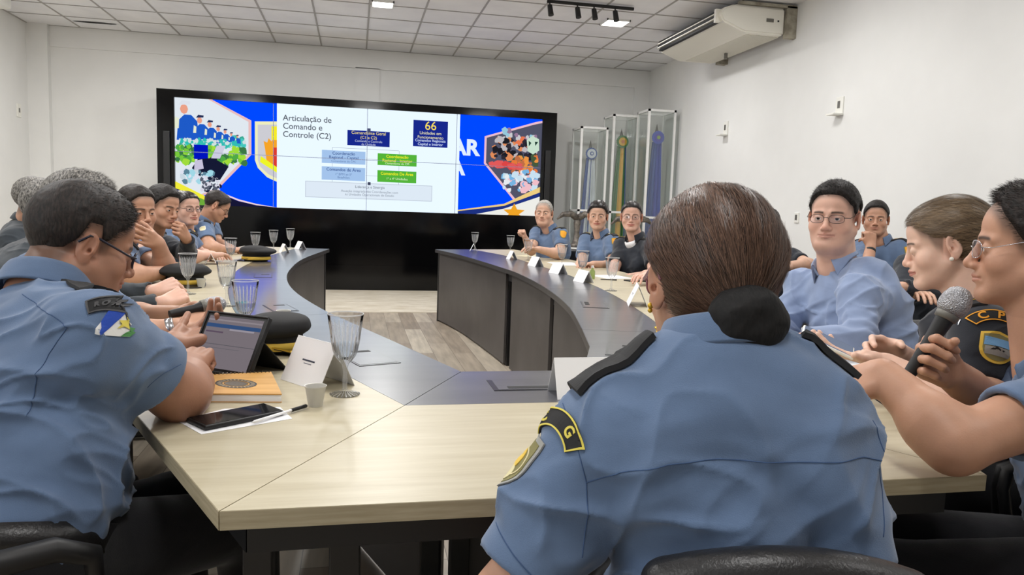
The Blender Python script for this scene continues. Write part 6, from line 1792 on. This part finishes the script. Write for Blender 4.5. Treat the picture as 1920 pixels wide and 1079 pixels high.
# ================================================================== CHAIRS
def make_chair(loc, rz, label, vx=.008, group=None):
    t = empty('office_chair', loc, rz, label, 'chair', group)
    def shell(name, prims, m, clip=None, noise=True):
        lo = np.minimum.reduce([p[0][0] for p in prims]) - .03; hi = np.maximum.reduce([p[0][1] for p in prims]) + .03
        G = Field(lo, hi, vx)
        for p, k in prims: G.add(p, k)
        V, Q = G.mesh(); V = relax(V, Q, 2); return mesh_np(name, V, Q, m, t)
    shell('seat', [(rbx((0, .02, .445), (.24, .235, .045), .04), .01)], m_leather)
    pr = []
    for k in range(9):
        x = -.18 + .045 * k
        for z0, z1 in ((.52, .66), (.66, .80)):
            y = -.20 - .10 * (z0 - .52) + .9 * x * x * .8; y1 = -.20 - .10 * (z1 - .52) + .9 * x * x * .8
            w0 = 1.0 if z1 < .7 else .93
            pr.append((cap((x * w0, y, z0), (x * w0 * .96, y1, z1 - (.9 * x * x)), .034, .030), .03))
    shell('backrest', pr, m_leather)
    for sg in (-1, 1):
        bm = bmesh.new(); tube(bm, [(sg * .22, -.20, .50), (sg * .265, -.20, .62), (sg * .27, -.12, .665), (sg * .27, .10, .665), (sg * .265, .15, .64), (sg * .26, .155, .60), (sg * .235, .13, .44)], [.013, .014, .019, .019, .017, .013, .012], 10); obj('armrest', bm, m_black, t, smooth=True)
    bm = bmesh.new(); tube(bm, [(0, 0, .41), (0, 0, .10)], [.028, .024], 12); obj('gas_column', bm, m_black_frame, t, sharp=40)
    for k in range(5):
        a = 2 * PI * k / 5 + .3; bm = bmesh.new(); tube(bm, [(0, 0, .11), (.15 * math.cos(a), .15 * math.sin(a), .095), (.29 * math.cos(a), .29 * math.sin(a), .075)], [.024, .020, .014], 8); l_ = obj('base_leg', bm, m_black_frame, t, smooth=True)
        bm = bmesh.new(); c_ = Vector((.29 * math.cos(a), .29 * math.sin(a), .03)); tube(bm, [c_ + Vector((-math.sin(a), math.cos(a), 0)) * .02, c_ - Vector((-math.sin(a), math.cos(a), 0)) * .02], .028, 12); obj('caster', bm, m_black, l_, sharp=40)
    return t
proto = None
CH = [('bun', 'black leather chair of the bun-haired officer, its padded back along the bottom edge', 14), ('tablet', 'black chair of the officer with the tablet, its armrest at the bottom left', 58), ('mic', 'black chair of the officer speaking into the microphone', -58), ('phone', 'black chair of the phone-reading woman in dark uniform', -62),
      ('civ', 'dark chair with a curved back behind the civilian in pale blue', -106), ('chin', 'chair of the officer seated by the right wall with a hand at the mouth', -125), ('crossed', 'chair of the officer with folded arms', -115), ('backrow', 'black-backed chair of the person hidden by the bun-haired head', -115),
      ('grey', 'chair of the grey-haired officer', -128), ('far_blue', 'chair of the dark-haired woman in blue uniform', -125), ('far_dark', 'chair of the woman in dark uniform over a white collar', -120), ('forearm', 'chair of the officer whose forearm alone shows', -112),
      ('watch', 'chair of the microphone holder behind the tablet man', 66), ('sleeves', 'chair of the grey-haired man in the charcoal jacket', 64), ('leftmost', 'chair of the dark-jacketed man at the left edge', 66), ('mouth', 'chair of the officer with fingers over the mouth', 84),
      ('cheek', 'chair of the young officer in dark uniform', 88), ('left_woman', 'chair of the spectacled woman on the left', 96), ('hidden_bald', 'chair of the light-haired man half hidden on the left', 92), ('bowed', 'chair of the officer with bowed head', 88)]
for k, lab, az in CH:
    P_ = cast[k].P; f_ = cast[k].fw; h_ = Vector((f_[0], f_[1])).normalized()
    loc = (P_[0] - h_.x * .0, P_[1] - h_.y * .0, 0)
    if k == 'bun': loc = (loc[0] + .02, loc[1] + .055, 0)
    if k == 'tablet': loc = (loc[0] - .07, loc[1] - .03, 0)
    if proto is None: proto = make_chair(loc, math.radians(-az), lab, .006); c_ = proto; proto.scale = (.84, 1, 1.008)
    else:
        c_ = copy_tree(proto); c_['label'] = lab; c_.scale = (1, 1, 1); c_.location = loc; c_.rotation_euler = (0, 0, math.radians(-az))
# ================================================================== BADGES, SEAMS, SHOULDER BOARDS
m_olive = mat('olive_thread', srgb(128, 122, 78), .8); m_cream = mat('cream_thread', srgb(214, 204, 160), .8); m_orange = mat('orange_thread', srgb(232, 160, 40), .75)
m_yel = mat('yellow_thread', srgb(212, 196, 84), .75); m_sky = mat('light_blue_thread', srgb(110, 160, 205), .8); m_greyth = mat('grey_thread', srgb(150, 150, 146), .8); m_white_th = mat('white_thread', srgb(226, 226, 224), .8)
m_blueth = mat('royal_blue_thread', srgb(30, 70, 170), .8); m_greenth = mat('green_thread', srgb(70, 130, 70), .8); m_redth = mat('red_thread', srgb(170, 50, 50), .8); m_darkgrey = mat('dark_grey_thread', srgb(70, 70, 72), .8)
def sector(r0, r1, a0, a1, n=18):
    """arc band; angles in degrees from straight up, v axis up, arc centre at the origin"""
    A = [math.radians(a0 + (a1 - a0) * k / n) for k in range(n + 1)]
    return [[(r0 * math.sin(A[k]), r0 * math.cos(A[k])), (r1 * math.sin(A[k]), r1 * math.cos(A[k])), (r1 * math.sin(A[k + 1]), r1 * math.cos(A[k + 1])), (r0 * math.sin(A[k + 1]), r0 * math.cos(A[k + 1]))] for k in range(n)]
def wrap(name, o, i, rings, t0, out, m, parent=None, lift=.0012, thick=.001, merge=True):
    """sew a flat badge onto the sleeve: u runs round the arm, v up towards the shoulder, t0 = distance of the origin below the shoulder joint"""
    if isinstance(out, tuple):      # (origin, x direction, y direction): sewn flat on, seen from that side
        return project_patch(name, rings, out[0], out[1], out[2], o.bvh, m, parent or o.shirt, lift=lift, thick=thick)
    rel = np.array([o.P[0], o.P[1], 0]); S = Vector(o.S[i] - rel); u_ = Vector(unit(o.E[i] - o.S[i])); out = Vector(out); out = (out - u_ * out.dot(u_)).normalized(); side = out.cross(u_).normalized()
    if side.dot(Vector(out.cross(Vector((0, 0, 1))))) > 0: side = -side   # u grows to the viewer's right
    R = .062
    bm = bmesh.new()
    for ring in rings: bm.faces.new([bm.verts.new((a, b, 0)) for a, b in ring])
    if merge: bmesh.ops.remove_doubles(bm, verts=bm.verts, dist=1e-5)
    for _ in range(4):
        es = [e for e in bm.edges if e.calc_length() > .006]
        if not es: break
        bmesh.ops.subdivide_edges(bm, edges=es, cuts=1); bmesh.ops.triangulate(bm, faces=[f for f in bm.faces if len(f.verts) > 4])
    off = []
    for v in bm.verts:
        a = v.co.x / R; d = out * math.cos(a) + side * math.sin(a); c = S + u_ * (t0 - v.co.y)
        h, nn, k, dd = o.bvh.ray_cast(c + d * .16, -d, .2)
        if h is None: h = c + d * R
        v.co = h + d * lift; off.append((v, d))
    bm.verts.index_update(); dirs = {v.index: d for v, d in off}
    lay = {}
    for v, d in off: lay[(round(v.co.x, 6), round(v.co.y, 6), round(v.co.z, 6))] = d
    r = bmesh.ops.extrude_face_region(bm, geom=list(bm.faces))
    for v in [g for g in r['geom'] if isinstance(g, bmesh.types.BMVert)]:
        v.co += lay.get((round(v.co.x, 6), round(v.co.y, 6), round(v.co.z, 6)), out) * thick
    return obj(name, bm, m, parent or o.shirt if parent is None else parent)
def letters_arc(txt, r, size, a0, a1, bold=.0006):
    out = []
    for k, ch in enumerate(txt):
        if ch == ' ': continue
        a = math.radians(a0 + (a1 - a0) * (k + .5) / len(txt)); g = glyphs(ch, size, bold)
        out += xform2(g, r * math.sin(a), r * math.cos(a), -a)
    return out
def shield(w, h, n=14):
    pts = [(-w / 2, h * .42), (-w * .25, h * .46), (0, h * .5), (w * .25, h * .46), (w / 2, h * .42)]
    for k in range(n + 1):
        a = k / n * PI; pts.append((w / 2 * math.cos(a) * (1 - .12 * math.sin(a)), -h * .08 - h * .42 * math.sin(a) ** .8))
    return [[(a, b)for a, b in pts]]
def arc_badge(o, i, out, txt, t0, rc, r0, r1, a, base, edge, ink, size, name='shoulder_tab'):
    sh = lambda R: [[(x, y - rc) for x, y in q] for q in R]
    b = wrap(name, o, i, sh(sector(r0, r1, -a, a)), t0, out, base, thick=.0022)
    e = .0022
    wrap('tab_border', o, i, sh(sector(r1 - e, r1, -a, a)), t0, out, edge, b, lift=.0036); wrap('tab_border', o, i, sh(sector(r0, r0 + e, -a, a)), t0, out, edge, b, lift=.0036)
    da = math.degrees(e / r0) * .8
    wrap('tab_border', o, i, sh(sector(r0, r1, -a, -a + da, 1)), t0, out, edge, b, lift=.0036); wrap('tab_border', o, i, sh(sector(r0, r1, a - da, a, 1)), t0, out, edge, b, lift=.0036)
    wrap('tab_lettering', o, i, sh(letters_arc(txt, (r0 + r1) / 2, size, -a * .82, a * .82)), t0, out, ink, b, lift=.0036, thick=.0008, merge=False)
    return b
def round_badge(o, i, out, t0, w, h, c1, c2, extra=(), name='sleeve_shield'):
    b = wrap(name, o, i, shield(w, h), t0, out, c1, thick=.0022)
    wrap('shield_field', o, i, shield(w * .82, h * .84), t0, out, c2, b, lift=.0034)
    for nm, rings, m in extra: wrap(nm, o, i, rings, t0, out, m, b, lift=.0046)
    return b
circ = lambda x, y, r, n=14, sy=1: [[(x + r * math.cos(2 * PI * k / n), y + r * sy * math.sin(2 * PI * k / n)) for k in range(n)]]
quad = lambda x0, x1, y0, y1: [[(x0, y0), (x1, y0), (x1, y1), (x0, y1)]]
# --- bun-haired officer
o = cast['bun']; oL = -R_ * 1.0 - F_ * .30 + U_ * .1
arc_badge(o, 0, oL, 'C G', .040, .052, .046, .072, 52, m_patchblack, m_yel, m_yel, .020)
round_badge(o, 0, -R_ * 1.0 + F_ * .10, .105, .062, .085, m_greyth, m_olive, [('badge_figure', circ(0, .006, .012, sy=1.5), m_gold_flat), ('badge_figure', circ(0, -.018, .011, sy=1.2), m_cream), ('badge_ring', [[(a * .9, b * .9) for a, b in q] for q in sector(.024, .026, -180, 180, 28)], m_cream)])
for i in (0, 1): epaulette(o, i, w=.050, tilt=.003, f0=.40, ext=.0 if i else .022)
rel_ = Vector((o.P[0], o.P[1], 0))
def line_px(o, pts, d, r=.0007, n=None, name='seam', m=None):
    P3 = [at(x, y, d) - Vector((o.P[0], o.P[1], 0)) for x, y in pts]
    return project_line(name, P3, o.bvh, n or -F_, r, m or m_seam, o.shirt)
line_px(o, [(1098, 902), (1160, 878), (1240, 858), (1330, 850), (1430, 852), (1530, 850), (1600, 848), (1652, 862)], .9)
line_px(o, [(1062, 772), (1078, 822), (1098, 902), (1100, 960), (1090, 1040)], .9)
line_px(o, [(1640, 790), (1655, 862), (1652, 920), (1630, 990)], .9)
line_px(o, [(925, 1000), (965, 1045), (1000, 1079)], .88)
# --- tablet officer
o = cast['tablet']; oR = (at(214, 622, 1.27) - Vector((o.P[0], o.P[1], 0)), R_ * .93 - U_ * .34, U_ * .95 + R_ * .3); oF = (at(232, 606, 1.27) - Vector((o.P[0], o.P[1], 0)), R_ * .96 - U_ * .22, U_)
arc_badge(o, 1, oR, 'RORAIMA', 0, .0, .036, .060, 52, m_patchblack, m_darkgrey, m_darkgrey, .010)
fl = wrap('flag_patch', o, 1, quad(-.017, .017, -.020, .018), 0, oF, m_white_th, thick=.0014)
wrap('flag_field', o, 1, [[(-.017, .018), (-.017, .0), (-.007, -.020), (.001, .018)]], .055, oF, m_blueth, fl, lift=.0028); wrap('flag_field', o, 1, [[(.010, -.020), (.017, -.020), (.017, .004)]], .055, oF, m_greenth, fl, lift=.0028)
st = [(.007 + (.008 if k % 2 == 0 else .0035) * math.sin(k * PI / 5), .001 + (.012 if k % 2 == 0 else .0055) * math.cos(k * PI / 5)) for k in range(10)]
wrap('flag_star', o, 1, [st], .055, oF, m_yel, fl, lift=.0036)
epaulette(o, 1, w=.048, ext=-.015); epaulette(o, 0, w=.052)
line_px(o, [(0, 552), (60, 575), (115, 590), (150, 612)], 1.25); line_px(o, [(150, 612), (118, 660), (98, 720), (92, 770)], 1.25)
line_px(o, [(300, 678), (262, 712), (238, 738)], 1.25)
# --- speaker
o = cast['mic']
project_patch('chest_ribbon', quad(-.014, .014, -.012, .012), at(1900, 690, 1.40) - Vector((o.P[0], o.P[1], 0)), R_, U_, o.bvh, m_redth, o.shirt)
project_patch('chest_ribbon', quad(-.006, .006, -.010, .010), at(1900, 690, 1.38) - Vector((o.P[0], o.P[1], 0)), R_, U_, o.bvh, m_yel, o.shirt, lift=.003)
project_patch('chest_badge', circ(0, 0, .016), at(1919, 668, 1.40) - Vector((o.P[0], o.P[1], 0)), R_, U_, o.bvh, m_olive, o.shirt)
for i in (0, 1): epaulette(o, i)
# --- phone officer
o = cast['phone']; oC = -F_ * 1.0 - R_ * .12 + U_ * .15
arc_badge(o, 0, oC, 'CPC', -.005, .048, .046, .072, 54, m_patchblack, m_orange, m_orange, .024)
round_badge(o, 0, oC, .062, .058, .074, m_gold_flat, m_olive, [('badge_sky', quad(-.022, .022, .000, .020), m_sky), ('badge_ground', quad(-.020, .020, -.020, -.002), m_greyth), ('badge_horseman', [[(-.012, -.010), (-.004, .004), (.004, -.002), (.013, .004), (.008, -.012), (-.002, -.008)]], m_patchblack)])
e = epaulette(o, 0, bars=3, goldm=m_gold)
project_patch('name_tape', quad(-.020, .020, -.006, .006), at(1712, 548, 1.8) - Vector((o.P[0], o.P[1], 0)), R_ * .9 - U_ * .4, U_, o.bvh, m_white_th, o.shirt)
project_patch('metal_badge', circ(0, 0, .014, sy=.7), at(1748, 580, 1.7) - Vector((o.P[0], o.P[1], 0)), R_, U_, o.bvh, m_chrome, o.shirt)
line_px(o, [(1790, 640), (1782, 680), (1778, 715)], 1.6, m=mat('dark_seam', srgb(20, 22, 26), .9))
# pearl ear stud and gold earring
def bead(o, loc, r, m, name):
    bm = bmesh.new(); bmesh.ops.create_uvsphere(bm, u_segments=14, v_segments=10, radius=r, matrix=o.Mh @ Matrix.Translation(loc)); return obj(name, bm, m, o.root, smooth=True)
bead(cast['phone'], (-.088, .0, -.030), .0055, mat('pearl', srgb(236, 230, 220), .2), 'earring'); bead(cast['bun'], (-.0835, .006, -.030), .0045, m_gold, 'earring'); bead(cast['bun'], (-.084, .006, -.037), .0035, m_gold, 'earring')
# --- far officers
for k, i, t0 in (('grey', 0, .05), ('far_blue', 0, .05), ('far_dark', 0, .05), ('chin', 0, .05), ('bowed', 1, .06)):
    o = cast[k]; out = -F_ + (R_ * .2)
    round_badge(o, i, out, t0, *((.062, .085) if k != 'bowed' else (.045, .05)), m_olive if k != 'bowed' else m_white_th, m_orange if k != 'bowed' else m_cream)
for k in ('grey', 'far_blue', 'far_dark', 'chin', 'bowed', 'left_woman', 'mouth', 'watch', 'forearm', 'cheek'):
    for i in (0, 1): epaulette(cast[k], i, bars=2, w=.055)
for k, col in (('far_dark', m_gold_flat), ('far_blue', m_white_th)):
    o = cast[k]; c = o.X.p((-.06, .11, o.L * .72)) - np.array([o.P[0], o.P[1], 0]); project_patch('chest_badge', circ(0, 0, .014), c, Vector(o.rt), Vector(o.up), o.bvh, col, o.shirt)
# wrist watch of the microphone holder and bracelet of the officer with folded hands
def band(o, i, f, r, w, m, name):
    a = Vector(o.E[i]).lerp(Vector(o.Wr[i]), f) - Vector((o.P[0], o.P[1], 0)); d = Vector(unit(o.Wr[i] - o.E[i]))
    bm = bmesh.new(); q = d.to_track_quat('Z', 'Y').to_matrix().to_4x4(); lathe(bm, [(r, -w), (r + .003, -w * .8), (r + .003, w * .8), (r, w), (r - .002, 0), (r, -w)], 24, M=Matrix.Translation(a) @ q); return obj(name, bm, m, o.root, smooth=True)
band(cast['watch'], 1, .93, .0315, .011, m_chrome, 'wrist_watch'); band(cast['chin'], 1, .85, .033, .010, m_black, 'wrist_watch')

# duty belts of the two officers in front
def belt(o, pouches):
    rel = np.array([o.P[0], o.P[1], 0]); c = o.P - rel + o.up * .005; n = 48; V = []; Q = []
    a_, b_ = .178, .150
    for k in range(n):
        t = 2 * PI * k / n; d = o.rt * math.cos(t) * a_ * 1.08 + o.fw * math.sin(t) * b_ * 1.12; q = unit(d)
        for r_, z in ((0, -.024), (.008, -.024), (.008, .024), (0, .024)): V.append(c + d + q * r_ + o.up * z)
    for k in range(n):
        for j in range(4): a = 4 * k + j; b = 4 * k + (j + 1) % 4; a2 = 4 * ((k + 1) % n) + j; b2 = 4 * ((k + 1) % n) + (j + 1) % 4; Q.append((a, b, b2, a2))
    be = mesh_np('duty_belt', V, Q, m_leather, o.root, False)
    for t in pouches:
        t = math.radians(t); d = o.rt * math.cos(t) * a_ * 1.16 + o.fw * math.sin(t) * b_ * 1.2; q = unit(d); tt = np.cross(o.up, q)
        M = Matrix.Translation(c + d + q * .014 - o.up * .01) @ Matrix(np.stack([tt, q, o.up], 1).tolist()).to_4x4()
        bm = bmesh.new(); box(bm, -.034, .034, -.018, .018, -.055, .045, .008, 2, M); box(bm, -.036, .036, -.019, .021, .010, .047, .006, 2, M); p_ = obj('pouch', bm, m_leather, be, sharp=40)
        bm = bmesh.new(); lathe(bm, [(.007, 0), (.006, .004), (0, .005)], 12, M=M @ Matrix.Translation((0, .021, .02)) @ Matrix.Rotation(-PI / 2, 4, 'X')); obj('snap_button', bm, m_chrome, p_, smooth=True)
belt(cast['mic'], (110, 150, 185, 215)); belt(cast['tablet'], ())
